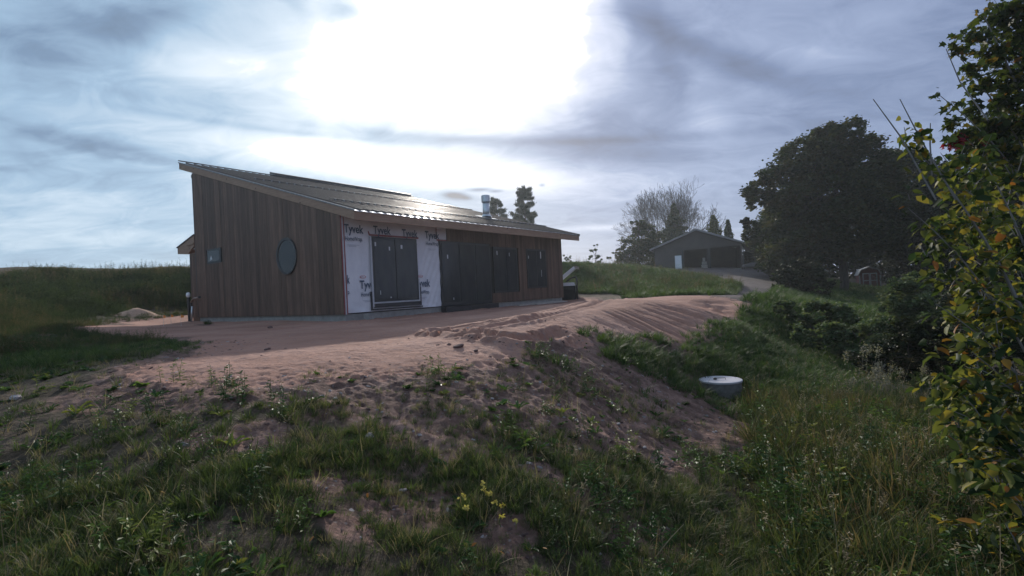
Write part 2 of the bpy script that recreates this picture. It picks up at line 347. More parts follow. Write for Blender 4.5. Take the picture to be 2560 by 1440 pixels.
MAPLE = tri_template([(0, 0, 0), (.12, .42, .03), (.34, .30, .0), (.5, .55, -.04), (.62, .2, .0), (1, 0, -.1), (.62, -.2, .0), (.5, -.55, -.04), (.34, -.30, 0), (.12, -.42, .03), (.35, 0, -.03)],
                     [(0, 10, 2, 1), (10, 4, 3, 2), (10, 5, 4), (10, 6, 5), (10, 8, 7, 6), (0, 9, 8, 10)])

# ------------------------------------------------------------------ terrain
CT = np.array([[-4.455, 12.634, -0.19], [-5.658, 13.529, -0.19], [-3.559, 13.838, -0.19], [-4.763, 14.733, -0.19], [-1.172, 17.047, -0.19], [-2.375, 17.942, -0.19], [1.216, 20.256, -0.19], [0.012, 21.152, -0.19], [3.603, 23.466, -0.19], [2.4, 24.361, -0.19], [4.2, 24.268, -0.19], [2.997, 25.163, -0.19], [-6.573, 17.326, -0.16], [-9.782, 19.713, -0.16], [-3.589, 21.338, -0.16], [-6.798, 23.725, -0.16], [-0.604, 25.349, -0.16], [-3.813, 27.737, -0.16], [-12.224, 20.284, -0.15], [-9.073, 17.316, -0.15], [-10.565, 15.31, -0.15], [-13.418, 18.679, -0.12], [-6.9, 7.7, -0.2], [-4.0, 7.8, -0.19], [-2.2, 7.8, -0.19], [-1.9, 8.1, -0.22], [-1.2, 8.6, -0.2], [-0.2, 10.6, -0.13], [1.06, 12.3, -0.07], [2.15, 14.0, 0.05], [3.94, 16.0, -0.06], [5.65, 17.5, -0.19], [-3.0, 11.0, -0.17], [-8.0, 13.0, -0.15], [1.6, 17.5, -0.12], [-3.042, 5.003, -0.295], [-2.274, 5.003, -0.333], [-1.531, 3.305, -0.673], [-1.135, 2.405, -0.807], [-0.037, 7.303, -0.269], [-0.027, 9.002, -0.058], [0.86, 9.602, -0.063], [2.007, 11.002, -0.037], [4.661, 14.502, -0.071], [7.376, 17.503, -0.213], [2.002, 9.504, -0.444], [5.454, 13.004, -0.56], [3.503, 11.004, -0.602], [3.309, 8.508, -1.439], [0.448, 5.505, -0.728], [-1.129, 5.004, -0.544], [-0.069, 3.806, -0.928], [1.329, 6.506, -0.983], [-0.075, 2.756, -1.052], [-0.631, 2.606, -0.942], [-0.864, 3.705, -0.852], [1.982, 5.208, -1.541], [1.265, 3.408, -1.476], [2.571, 3.408, -1.541], [3.827, 5.008, -1.559], [5.917, 8.509, -1.633], [7.413, 8.008, -1.601], [10.244, 12.009, -1.664], [8.557, 18.003, -0.239], [6.364, 13.507, -1.154], [6.829, 12.508, -1.562], [15.065, 24.007, -1.299], [24.162, 38.006, -0.817], [32.818, 48.007, -1.045], [19.515, 25.01, -1.946], [18.685, 20.009, -1.618], [16.578, 30.005, -0.587], [8.439, 20.003, -0.124], [13.343, 28.002, 0.02], [16.026, 39.999, 0.752], [21.103, 47.997, 1.273], [19.644, 52.995, 1.702], [16.874, 51.995, 1.757], [14.754, 52.995, 1.863], [14.336, 39.999, 0.836], [14.243, 44.997, 1.323], [28.406, 54.997, 1.183], [22.987, 61.994, 2.056], [10.992, 27.002, -0.017], [11.126, 39.997, 1.334], [8.799, 41.994, 1.941], [6.546, 41.993, 2.182], [4.289, 41.993, 2.326], [3.978, 26.002, 0.027], [7.732, 24.002, -0.067], [7.631, 32.999, 0.723], [4.335, 32.999, 0.887], [-11.671, 14.002, -0.007], [-11.86, 12.002, -0.107], [-14.804, 24.001, 0.217], [-15.867, 21.001, 0.198], [-16.366, 18.001, 0.372], [-29.448, 29.989, 3.148], [-25.515, 31.99, 2.937], [-21.089, 33.99, 3.055], [-20.784, 25.996, 1.393], [-22.636, 22.997, 1.319], [-18.042, 28.996, 1.582], [-5.169, 5.203, -0.386], [-3.406, 3.404, -0.616], [-2.325, 2.305, -0.693], [-4.794, 6.003, -0.204], [-0.634, 5.904, -0.395], [1.687, 8.105, -0.715], [-60.0, 60.0, 3.0], [-60.0, 110.0, 2.0], [-30.0, 60.0, 3.0], [-30.0, 110.0, 2.0], [0.0, 60.0, 3.0], [0.0, 110.0, 2.0], [-6.0, 40.0, 2.4], [8.0, 62.0, 1.6], [-25.0, 42.0, 3.1], [-40.0, 30.0, 3.2], [-30.0, 15.0, 1.5], [-20.0, 5.0, -0.2], [30.0, 70.0, 0.4], [60.0, 60.0, -1.0], [45.0, 35.0, -2.0], [30.0, 15.0, -2.4], [15.0, 3.0, -2.0], [60.0, 110.0, 0.0], [20.0, 110.0, 0.8], [0.0, 0.8, -1.12], [-1.0, 0.2, -1.1], [1.0, 0.2, -1.2], [0.0, -3.0, -1.2], [-10.0, -4.0, -0.8], [10.0, -4.0, -2.0], [0.0, -40.0, -2.0], [-60.0, 0.0, 0.0], [60.0, 0.0, -3.0], [0.0, -150.0, -2.0], [0.0, 400.0, 0.0], [-300.0, 100.0, 0.0], [300.0, 100.0, 0.0]])
WT = np.array([0.02466, 0.06738, 0.03406, 0.0028, 0.21189, 0.01258, 0.07715, -0.16981, -0.34147, -0.24648, 1.09227, 1.6232, -0.10106, -0.17407, -0.47711, 0.1275, -0.25114, 2.02124, 0.06001, -0.25344, 0.49913, 0.89138, -0.10149, 0.12197, -0.26837, 0.30888, 0.34992, 0.57261, 0.62579, -0.35202, 0.21993, 0.57084, -0.05021, -0.08889, 0.09062, -0.14181, -0.17655, -0.12739, -0.07823, -0.32983, -0.55626, -0.6396, -1.42863, -1.45939, -0.60413, -0.04599, -3.20407, 0.50793, 1.37594, -0.38122, 0.19695, -0.16172, 0.21782, -0.05192, 0.05744, 0.35552, 0.58696, 0.25682, -0.09557, -0.27331, 0.15746, -0.53116, 0.07855, -1.08752, 2.84301, 2.07263, 1.99998, 0.77997, 4.22781, 2.11014, -1.28861, 0.36929, -0.57917, -3.43312, -1.61643, -2.17927, 1.01436, 0.01205, -0.29979, 1.67011, 1.5088, -3.49384, -4.74925, 0.69093, 0.04632, -1.24278, -0.71843, -0.63445, -1.37695, -0.10355, 0.68402, 0.06575, -0.78991, 0.36503, 1.13946, 0.27071, -0.96322, -1.51024, 0.64587, -2.99271, 0.68958, 0.56205, 0.56692, 0.33453, 0.20758, -0.08307, -0.43843, -0.1779, -0.09795, -0.6943, 0.03406, 0.45893, 0.55001, -3.18984, -1.78492, -0.57754, 4.56585, 0.98387, -0.83166, -0.34235, 0.38096, 3.29452, -0.2571, -0.21385, -0.03329, -0.13034, -0.16066, 1.28211, -0.01652, 0.04752, -0.07313, -0.12212, 0.0121, 0.02523, -0.09169, 0.99634, 0.57318, 0.09264, 0.20814, 0.21225, -0.45355, -1.27842])
TX = 0
_t = lambda x, y: np.stack([np.arctan2(x, y) * 2.2, np.log(np.sqrt(x * x + y * y) + .6) * 2.0], -1)
TC = _t(CT[:, 0], CT[:, 1])
def gz(x, y):
    x = np.atleast_1d(np.asarray(x, float)); y = np.atleast_1d(np.asarray(y, float)); q = _t(x, y); o = np.empty(len(x))
    for i in range(0, len(x), 20000):
        d = np.linalg.norm(q[i:i + 20000, None] - TC[None], axis=-1); o[i:i + 20000] = np.sqrt(d * d + .02) @ WT[:-1] + WT[-1]
    return o
def hash2(ix, iy, s):
    h = (ix * 374761393 + iy * 668265263 + s * 69069) & 0xffffffff
    h = ((h ^ (h >> 13)) * 1274126177) & 0xffffffff
    return ((h ^ (h >> 16)) & 0xffff) / 65535.
def vnoise(x, y, s=0):
    ix = np.floor(x).astype(np.int64); iy = np.floor(y).astype(np.int64); fx = x - ix; fy = y - iy
    fx = fx * fx * (3 - 2 * fx); fy = fy * fy * (3 - 2 * fy)
    a = hash2(ix, iy, s); b = hash2(ix + 1, iy, s); c = hash2(ix, iy + 1, s); d = hash2(ix + 1, iy + 1, s)
    return (a * (1 - fx) + b * fx) * (1 - fy) + (c * (1 - fx) + d * fx) * fy
def fbm(x, y, s=0, o=4):
    v = 0; a = .5
    for i in range(o): v = v + a * vnoise(x * 2 ** i, y * 2 ** i, s + i * 7); a *= .5
    return v / (1 - .5 ** o)
def inpoly(x, y, P):
    r = np.zeros(len(x), bool); n = len(P)
    for i in range(n):
        x0, y0 = P[i]; x1, y1 = P[(i + 1) % n]
        c = ((y0 > y) != (y1 > y)) & (x < (x1 - x0) * (y - y0) / (y1 - y0 + 1e-12) + x0); r ^= c
    return r
def dpoly(x, y, P, closed=True):
    d = np.full(len(x), 1e9); n = len(P)
    for i in range(n if closed else n - 1):
        ax, ay = P[i]; bx, by = P[(i + 1) % n]; dx, dy = bx - ax, by - ay
        tt = np.clip(((x - ax) * dx + (y - ay) * dy) / (dx * dx + dy * dy + 1e-12), 0, 1)
        d = np.minimum(d, np.hypot(x - ax - tt * dx, y - ay - tt * dy))
    return d
def sdf(x, y, P): d = dpoly(x, y, P); return np.where(inpoly(x, y, P), d, -d)     # positive inside
SAND = [(-12.11, 14.4), (-14.03, 19.14), (-13.96, 22.56), (-9.34, 15.5), (-10.49, 20.56), (-5.06, 15.53), (-3.95, 18.13), (-2.72, 19.37), (-0.64, 26.38), (2.08, 21.0), (2.93, 24.0), (4.72, 22.0), (6.34, 19.71), (7.26, 18.21), (7.71, 17.66), (6.82, 16.07), (5.95, 14.25), (3.45, 10.85), (2.4, 9.94), (1.75, 9.33), (1.37, 9.17), (0.86, 8.38), (1.35, 8.25), (1.15, 7.83), (0.53, 7.52), (0.07, 7.17), (0.17, 6.9), (-0.24, 6.29), (-0.63, 5.86), (-1.29, 5.77), (-1.66, 5.52), (-2.1, 5.04), (-2.73, 4.85), (-3.37, 4.92), (-4.11, 5.35), (-4.46, 6.05), (-4.36, 6.93), (-4.43, 7.83), (-6.47, 10.07), (-9.23, 12.19)]
DRIVE = [(7.24, 18.52), (11.39, 26.03), (12.84, 29.29), (14.92, 37.97), (12.0, 42.0), (11.64, 46.99), (15.6, 55.99), (26.79, 56.0), (24.08, 46.0), (16.48, 32.0), (10.8, 22.0), (7.56, 17.0)]
SOIL = [(-4.46, 6.05), (-3.75, 4.67), (-3.1, 4.62), (-2.17, 4.77), (-1.83, 4.63), (-1.74, 4.23), (-1.34, 3.96), (-1.12, 3.13), (-0.82, 2.97), (-0.63, 3.34), (-0.66, 3.89), (-0.01, 4.08), (0.86, 4.37), (1.87, 5.44), (4.15, 6.92), (4.71, 8.12), (3.49, 8.18), (2.57, 8.19), (2.03, 8.48), (1.17, 7.9), (0.06, 6.9)]
BARE = [(0.71, 3.68, 0.38), (1.37, 5.14, 0.3), (-0.77, 3.39, 0.28), (-1.26, 3.4, 0.2), (0.15, 4.03, 0.18), (-1.98, 3.92, 0.22), (-2.3, 3.75, 0.15), (-0.15, 3.16, 0.18), (-0.96, 2.91, 0.14), (1.61, 4.28, 0.12)]
FACE = [(1.17, 9.72), (2.03, 11.15), (3.38, 13.02), (6.2, 17.59), (7.36, 17.31), (5.68, 13.6), (3.43, 10.79), (2.39, 9.9), (1.57, 9.51)]
TRACKS = [[(-1.35, 8.74), (-0.72, 9.01), (0.05, 9.45), (0.88, 11.76), (1.89, 13.82), (4.49, 24.46)], [(-1.25, 8.31), (-0.55, 8.34), (0.18, 8.94), (0.92, 10.29), (2.08, 13.04), (4.93, 23.05)], [(-5.53, 12.3), (-3.63, 12.28), (-2.07, 14.69), (-0.51, 20.43), (2.36, 25.9)], [(-6.13, 14.14), (-4.24, 14.38), (-2.76, 17.66), (-0.79, 24.59)]]
DITCH = [(-1.33, 8.61), (-0.76, 7.89), (-0.32, 7.5), (0.08, 7.39), (0.31, 7.52), (0.72, 8.27)]
def masks(x, y):
    wob = (fbm(x * .9, y * .9, 3) - .5) * 1.5 * np.clip(np.hypot(x, y) / 12, .25, 1.2) + (fbm(x * 5, y * 5, 5) - .5) * .35
    sand = np.maximum(sdf(x, y, SAND) + wob, sdf(x, y, HOUSEPOLY) + 1.5 + wob * .3); drive = sdf(x, y, DRIVE) + wob * .8; soil = sdf(x, y, SOIL) + wob * 1.5
    s = np.clip(soil / .9 + .5, 0, 1) * .75
    s = np.maximum(s, np.clip(1 + sand / .8, 0, 1))
    for bx, by, br in BARE: s = np.maximum(s, np.clip(1.6 - np.hypot(x - bx, (y - by) * 1.0) / br + (fbm(x * 4, y * 4, 9) - .5) * 1.6, 0, 1))
    return sand, drive, s
def height(x, y):
    z = gz(x, y); sand, drive, s = masks(x, y); r = np.hypot(x, y)
    on_sand = np.clip(sand * 2, 0, 1)
    near = np.clip((40 - r) / 20, 0, 1)
    z = z + (fbm(x * .8, y * .8, 11) - .5) * .10 * near * (1 - .5 * on_sand) + (fbm(x * 4.5, y * 4.5, 13) - .5) * .05 * (1 - .55 * on_sand) * np.clip((22 - r) / 10, 0, 1)
    z = z + (fbm(x * 14, y * 14, 15, 3) - .5) * .05 * np.clip((12 - r) / 5, 0, 1) * (.25 + s * .9 * (1 - .8 * on_sand))
    z = z + (fbm(x * .25, y * .25, 17) - .5) * .5 * np.clip((r - 24) / 12, 0, 1) * (1 - np.clip(drive + 1, 0, 1))
    # rain rills down the cut face
    fc = np.clip(sdf(x, y, FACE) / .5 + .35, 0, 1); sc_ = x * .66 + y * .75 + (fbm(x * .6, y * .6, 21) - .5) * .35
    rmask = .25 + 1.3 * fbm(x * .55, y * .55, 71)
    rill = np.abs(vnoise(sc_ * 3.2 + 1.5 * vnoise(x * .5, y * .5, 73), (x * .75 - y * .66) * .22, 23) - .5) * 2
    z = z - fc * rmask * .16 * np.clip(1 - rill * 1.8, 0, 1) ** 1.5 - fc * .05 * (1 - np.abs(vnoise(sc_ * 9, (x * .75 - y * .66) * .4, 25) - .5) * 2)
    so = np.clip(sdf(x, y, SOIL) / .8 + .3, 0, 1)
    z = z - so * .06 * np.clip(x + 1.2, 0, 1) * (1 - np.abs(vnoise(sc_ * 4.5, (x * .75 - y * .66) * .5, 27) - .5) * 2)
    for tr in TRACKS:
        d = dpoly(x, y, tr, False); al = x * .4 + y * .9
        z = z - .05 * np.exp(-(d / .10) ** 2) * (1 + .6 * np.sin(al * 30)) * (r < 22) + .035 * np.exp(-((d - .19) / .06) ** 2) * (.4 + fbm(x * 9, y * 9, 61))
    d = dpoly(x, y, DITCH, False); z = z - .10 * np.exp(-(d / .10) ** 2) + .07 * np.exp(-((d - .22) / .12) ** 2) * (fbm(x * 6, y * 6, 63) > .45)
    return z
HOUSEPOLY = [(-4.78, 14.87), (2.22, 24.28), (-5.65, 30.13), (-12.65, 20.72)]
fine = np.linspace(-54, 54, 560); side_a = np.linspace(54, 306, 64)[1:-1]
ang = np.radians(np.concatenate([fine, side_a])); NA = len(ang)
rad = np.concatenate([[.25, .6, 1.0], np.geomspace(1.3, 5, 150)[:-1], np.geomspace(5, 16, 330)[:-1], np.geomspace(16, 60, 120), np.geomspace(62, 220, 36)]); NR = len(rad)
AA, RR = np.meshgrid(ang, rad); gx = (RR * np.sin(AA)).ravel(); gy = (RR * np.cos(AA)).ravel()
gzz = height(gx, gy)
sandm, drivem, soilm = masks(gx, gy)
V = np.stack([gx, gy, gzz], 1)
ii, jj = np.meshgrid(np.arange(NR - 1), np.arange(NA), indexing='ij')
Q = np.stack([ii * NA + jj, ii * NA + (jj + 1) % NA, (ii + 1) * NA + (jj + 1) % NA, (ii + 1) * NA + jj], -1).reshape(-1, 4)[:, ::-1]
qs = sandm[Q].mean(1) > 0; qd = (drivem[Q].mean(1) > 0) & ~qs
for nm, sel, kd in (('ground', ~qs & ~qd, 'earth'), ('sand_pad', qs, 'sand'), ('gravel_driveway', qd, 'gravel')):
    F = Q[sel]; idx, invx = np.unique(F, return_inverse=True)
    me = np_mesh(nm, V[idx], invx.reshape(F.shape), ground_mat(nm + '_soil', kd), smooth=True)
    a = me.attributes.new('soil', 'FLOAT', 'POINT'); a.data.foreach_set('value', soilm[idx].astype(np.float32))
    props(link(nm, me), kind='structure')
# centre fan closing the sheet under the camera
me = bpy.data.meshes.new('ground'); me.from_pydata([tuple(V[k]) for k in range(NA)], [], [tuple(range(NA))[::-1]]); me.materials.append(MATS['ground_soil'])
props(link('ground', me), kind='structure')
def G(x, y): return float(height(np.array([x]), np.array([y]))[0])

# ------------------------------------------------------------------ the house
HB = Vector((-4.763, 14.733, 0.0)); HROT = 0.93119; W, LEN, HA, HF = 9.33, 11.929, 5.658, 2.83
SL = (HA - HF) / W
house = empty('shed_roof_house', HB, HROT, 'long brown wood-clad house under construction with single-pitch metal roof and white house wrap', 'house')
def tr(b): return HF + SL * b
holes = [(3.83, 6.62, -.2, 2.28), (6.8, 8.36, .38, 2.18), (9.06, 10.56, .50, 2.18)]
# wall core (inside the cladding)
MB().prism([(0.02, 0), (W, 0), (W, tr(W)), (0.02, tr(0))], 0, .02, LEN - .02).build('wall', black_m, house)
MB().box((.03, .03, -.9), (LEN - .03, W, -.003)).build('foundation', concrete, house)
# gable boards, vertical tongue and groove
bw = .14; k = 0; b = 0.0
WINS = [(7.18, 8.32, 2.02, 2.54)]
while b < W - .02:
    b1 = min(b + bw - .006, W); j = random.uniform(-.003, .003); x0, x1 = -.03 + j, -.008
    segs = [(0.0, None)]
    if b1 > 7.2 and b < 8.3: segs = [(0.0, 2.02), (2.54, None)]
    if b1 > 2.34 and b < 3.26: 
        mid = (b + b1) / 2; hh = math.sqrt(max(0, .50 ** 2 - (mid - 2.8) ** 2)); segs = [(0.0, 1.88 - hh), (1.88 + hh, None)]
    for z0, z1 in segs:
        mb = MB()
        if z1 is None: mb.prism([(b, z0), (b1, z0), (b1, tr(b1) - .02), (b, tr(b) - .02)], 0, x0, x1)
        else: mb.prism([(b, z0), (b1, z0), (b1, z1), (b, z1)], 0, x0, x1)
        mb.build('siding_board', siding, house)
    b += bw
# front boards beyond the house wrap
a = 3.87
while a < LEN:
    a1 = min(a + bw - .006, LEN + .03); y0 = -.03 + random.uniform(-.003, .003); segs = [(0.0, HF - .03)]
    for h0, h1, z0, z1 in holes:
        if a1 > h0 and a < h1: segs = ([(0.0, z0)] if z0 > .05 else []) + [(z1, HF - .03)]
    if a < 4.2: segs = []
    for z0, z1 in segs: MB().box((a, y0, z0), (a1, -.008, z1)).build('siding_board', siding, house)
    a += bw
MB().box((LEN - .0, -.03, 0), (LEN + .03, .1, HF)).build('corner_trim', darkmetal, house)
MB().box((-.03, W + .001, 0), (.1, W + .03, HA - .05)).build('corner_trim', darkmetal, house)
# house wrap: a slightly wrinkled sheet
nx, nz = 90, 60; vs = []; fs = []
for i in range(nx + 1):
    for q in range(nz + 1):
        x = .0 + 3.86 * i / nx; z = .03 + (HF - .06) * q / nz
        wv = .010 * math.sin(x * 5.1 + z * 3) + .012 * (vnoise(np.array([x * 3. + z]), np.array([z * 1.6]))[0] - .5)
        if z < .3: wv += .02 * math.sin(x * 7 + z * 20) * (1 - z / .3)
        if x > 2.9: wv += .012 * math.sin((x - z * .5) * 26) * min(1, (x - 2.9) * 3)
        vs.append((x, -.02 + wv * .7, z))
for i in range(nx):
    for q in range(nz): k = i * (nz + 1) + q; fs.append((k, k + nz + 1, k + nz + 2, k + 1))
MB().add(vs, fs).build('house_wrap', wrap, house, smooth=True)
MB().box((3.78, -.034, 2.31), (4.24, -.014, HF - .03)).build('wrap_flap', wrap, house)
MB().box((3.76, -.040, 2.27), (4.24, -.035, 2.32)).build('seam_tape', redtape, house)
MB().box((3.74, -.046, 2.33), (3.775, -.038, 2.78)).build('seam_tape', redtape, house)
MB().box((-.034, -.042, .0), (-.002, -.03, HF)).build('corner_tape', redtape, house)
MB().box((.0, -.042, .0), (.045, -.036, HF)).build('corner_tape', silvertape, house)
MB().box((.047, -.040, .0), (.085, -.033, HF - .05)).build('corner_tape', redtape, house)
MB().box((.95, -.043, 2.285), (2.92, -.036, 2.34)).build('seam_tape', redtape, house)
MB().prism([(.93, 2.30), (.99, 2.29), (.93, 2.42), (.90, 2.42)], 1, -.043, -.036).build('seam_tape', redtape, house)
def lettering(body, x, z, size, sx, mat, parent, bold=.0, y=-.048, name='printed_lettering'):
    cu = bpy.data.curves.new(name, 'FONT'); cu.body = body; cu.size = size; cu.offset = bold; cu.extrude = .0008; cu.resolution_u = 3
    tmp = bpy.data.objects.new(name, cu); COL.objects.link(tmp); bpy.context.view_layer.update()
    me = bpy.data.meshes.new_from_object(tmp.evaluated_get(bpy.context.evaluated_depsgraph_get()))
    bpy.data.objects.remove(tmp); me.materials.clear(); me.materials.append(mat); me.name = name
    o = link(name, me, parent); o.rotation_euler = (R(90), 0, 0); o.scale = (sx, 1, 1); o.location = (x, y, z)
    return o
for (x, z, s_) in ((.07, 2.34, 1), (1.10, 2.36, 1), (2.22, 2.33, 1), (3.22, 2.33, 1), (.52, .72, 1), (2.68, .72, 1)):
    lettering('Tyvek', x, z, .34, .78, ink, house, .007)
    lettering('HomeWrap.', x + .02, z - .23, .17, .70, ink, house, .002)
    for q in range(2): MB().box((x + .08 + q * .06, -.049, z - .36 - q * .035), (x + .5 - q * .1, -.047, z - .352 - q * .035)).build('printed_line', greyink, house)
lettering('k', .088, .88, .34, .5, ink, house, .007); lettering('p.', .09, .58, .17, .7, ink, house, .002)
for (x, z) in ((.64, 1.06), (2.92, 1.06)):
    mb = MB(); n = 28
    mb.add([(x + .11 * k_ * math.cos(6.2832 * i / n), -.049, z + .045 * k_ * math.sin(6.2832 * i / n)) for i in range(n) for k_ in (1, .82)], [(2 * i, 2 * i + 1, (2 * i + 3) % (2 * n), (2 * i + 2) % (2 * n)) for i in range(n)])
    mb.build('printed_oval', redink, house); lettering('DuPont', x - .075, z - .02, .055, .75, redink, house)
# the door unit set in the wrap
door = MB().box((.98, -.075, .30), (2.80, -.05, 2.27)).build('patio_door', frame_m, house)
MB().box((1.05, -.085, .38), (1.86, -.078, 2.20)).build('pane', filmglass, door); MB().box((1.92, -.082, .38), (2.73, -.076, 2.20)).build('pane', filmglass, door)
MB().box((1.87, -.092, .36), (1.91, -.077, 2.21)).build('mullion', frame_m, door)
for (x, z, w_, h_) in ((1.09, 1.98, .05, .12), (1.62, 1.86, .05, .12), (2.10, 1.93, .07, .12), (1.22, .52, .015, .12), (1.60, .40, .04, .04)):
    MB().box((x, -.094, z), (x + w_, -.0865, z + h_)).build('sticker', sticker, door)
MB().box((.93, -.080, .16), (.99, -.047, 2.26)).build('flashing_tape', silvertape, house)
MB().box((.99, -.088, .26), (2.80, -.055, .30)).build('flashing_tape', silvertape, house)
MB().box((2.80, -.080, .26), (2.845, -.047, .98)).build('flashing_tape', silvertape, house)
MB().box((.88, -.079, .10), (.928, -.047, .62)).build('flashing_strip', blacktape, house)
MB().box((.88, -.072, .06), (2.95, -.047, .10)).build('flashing_strip', blacktape, house)
MB().box((.992, -.10, .135), (2.86, -.047, .255)).build('door_sill', blacktape, house)
MB().box((2.847, -.076, .12), (2.90, -.047, .72)).build('flashing_strip', blacktape, house)
# large glazed unit
big = MB().box((3.87, -.06, .02), (6.60, -.012, 2.27)).build('glazed_wall_unit', frame_m, house)
for q in range(3):
    x0 = 3.95 + q * .89; MB().box((x0, -.070, .14), (x0 + .80, -.062, 2.19)).build('pane', filmglass, big)
MB().box((4.20, -.077, 1.66), (4.25, -.0715, 1.80)).build('sticker', sticker, big); MB().box((4.42, -.077, .22), (4.45, -.0715, .3)).build('sticker', sticker, big)
MB().box((3.80, -.32, -.19), (6.65, -.062, .0)).build('threshold', blacktape, house)
for n_, (h0, h1, z0, z1) in enumerate(holes[1:]):
    fr = MB().box((h0, -.05, z0), (h1, -.009, z1)).build('window', frame_m, house); md = (h0 + h1) / 2
    MB().box((h0 + .07, -.060, z0 + .07), (md - .03, -.052, z1 - .07)).build('pane', filmglass, fr)
    MB().box((md + .03, -.058, z0 + .07), (h1 - .07, -.052, z1 - .07)).build('pane', filmglass, fr)
    for (x, z, w_, h_) in (((h0 + .2, z1 - .32, .05, .16), (h0 + 1.0, z1 - .35, .04, .14)) if n_ == 0 else ((h0 + .1, z1 - .42, .03, .12), (h0 + 1.02, z1 - .40, .06, .30), (h0 + 1.05, z1 - 1.2, .02, .3))):
        MB().box((x, -.068, z), (x + w_, -.0605, z + h_)).build('sticker', sticker, fr)
# gable windows
gw = MB().box((-.05, 7.20, 2.00), (-.005, 8.30, 2.55)).build('window', frame_m, house)
MB().box((-.058, 7.29, 2.08), (-.052, 8.21, 2.47)).build('pane', glass, gw)
MB().prism([(8.05, 2.12), (7.95, 2.30), (7.86, 2.16)], 0, -.066, -.060).build('sticker', sticker, gw)
ring = MB(); n = 40
ring.add([(x, 2.80 + r_ * math.cos(6.28318 * i / n), 1.88 + r_ * math.sin(6.28318 * i / n)) for x, r_ in ((-.005, .58), (-.075, .58), (-.075, .51), (-.045, .49)) for i in range(n)],
         [(q * n + i, q * n + (i + 1) % n, (q + 1) * n + (i + 1) % n, (q + 1) * n + i) for q in range(3) for i in range(n)])
rw = ring.build('round_window', frame_m, house)
MB().add([(-.05, 2.80 + .505 * math.cos(6.28318 * i / n), 1.88 + .505 * math.sin(6.28318 * i / n)) for i in range(n)], [tuple(range(n))]).build('pane', glass, rw)
# roof
OF, OB, OR, OL, FH = .70, 1.07, .05, .56, .25
a0, a1 = -OR, LEN + OL
def slab(mb, x0, x1, b0, b1, lo, hi): return mb.prism([(b0, tr(b0) + lo), (b1, tr(b1) + lo), (b1, tr(b1) + hi), (b0, tr(b0) + hi)], 0, x0, x1)
slab(MB(), a0 + .045, a1 - .045, -OF + .045, W + OB - .045, .0, .235).build('roof_deck', fir, house)
slab(MB(), a0, a0 + .042, -OF, W + OB, -.005, FH).build('rake_fascia', MATS['knotty_fir'], house)
slab(MB(), a1 - .042, a1, -OF, W + OB, -.005, FH).build('rake_fascia', MATS['knotty_fir'], house)
MB().box((a0 + .045, -OF, tr(-OF) - .01), (a1 - .045, -OF + .042, tr(-OF) + FH)).build('eave_fascia', MATS['knotty_fir'], house)
MB().box((a0 + .045, W + OB - .042, tr(W + OB) - .01), (a1 - .045, W + OB, tr(W + OB) + FH)).build('ridge_fascia', darkmetal, house)
slab(MB(), a0 - .025, a0 - .003, -OF - .03, W + OB + .03, FH - .01, FH + .03).build('rake_trim', galvd, house)
slab(MB(), a1 + .003, a1 + .025, -OF - .03, W + OB + .03, FH - .05, FH + .03).build('rake_trim', darkmetal, house)
PW = .3; px = a0; pm = None; pitch = math.atan(SL)
while px < a1 - .05:
    ext = 0.0
    if pm is None:
        mb = MB(); bs_, be = -OF - .02, W + OB + .05
        slab(mb, 0, PW - .004, bs_ + .14, be, FH + .004, FH + .012)
        slab(mb, PW - .03, PW - .001, bs_ - .005, be, FH + .0125, FH + .062)
        pm = mb.build('roof_panel', roofm, house); pm.location = (px, 0, 0)
        z_ = tr(bs_) + FH; k_ = MB()
        k_.add([(0, bs_ - .02, z_ - .012), (PW - .035, bs_ - .02, z_ - .012), (PW - .035, bs_ + .138, z_ + .052), (0, bs_ + .138, z_ + .052), (0, bs_ - .02, z_ - .02), (PW - .035, bs_ - .02, z_ - .02), (PW - .035, bs_ + .138, z_ + .044), (0, bs_ + .138, z_ + .044)],
               [(0, 1, 2, 3), (7, 6, 5, 4), (0, 4, 5, 1), (1, 5, 6, 2), (2, 6, 7, 3), (3, 7, 4, 0)])
        ke = k_.build('eave_glint', glintmetal, pm)  # whitish strip, tilted steeper to stand in for the glint on each pan
    else:
        o = pm.copy(); COL.objects.link(o); o.parent = house; o.location = (px, 0, 0)
        e = ke.copy(); COL.objects.link(e); e.parent = o
    px += PW
slab(MB(), a0, a1, W + OB - .12, W + OB + .075, FH + .07, FH + .11).build('ridge_cap', darkmetal, house)
slab(MB(), 4.0, a1, W + OB + .08, W + OB + .50, .06, FH + .20).build('ridge_overhang', darkmetal, house)
for bb, s0 in ((.95, .35), (5.6, .5)):
    slab(MB(), s0, a1 - .2, bb, bb + .035, FH + .085, FH + .12).build('snow_rail', darkmetal, house)
    mb = MB(); q = a0 + PW - .015
    while q < a1 - .2:
        if q > s0: slab(mb, q - .018, q + .018, bb - .02, bb + .055, FH + .064, FH + .127)
        q += PW
    props(mb.build('snow_rail_clamps', galvd, house), kind='stuff')
# outlook beam, chimney
MB().box((.05, W + .03, HA - .16), (.17, W + .28, HA - .04)).build('outlook_beam', darkmetal, house)
zc_ = tr(1.9) + FH
ch = MB().lathe([(.15, -.1), (.15, .82)], 20, (8.9, 1.9, zc_)).build('chimney_flue', galv, house, True)
MB().lathe([(.17, .74), (.19, .76), (.19, 1.03), (.17, 1.05)], 20, (8.9, 1.9, zc_)).build('chimney_cap', galv, ch)
MB().lathe([(.26, .10), (.165, .2)], 20, (8.9, 1.9, zc_)).build('storm_collar', galv, ch)
slab(MB(), 8.55, 9.25, 1.55, 2.25, FH + .065, FH + .085).build('chimney_flashing', galv, ch)
MB().lathe([(.30, -.05), (.2, .10)], 20, (8.9, 1.9, zc_)).build('flashing_boot', darkmetal, ch)
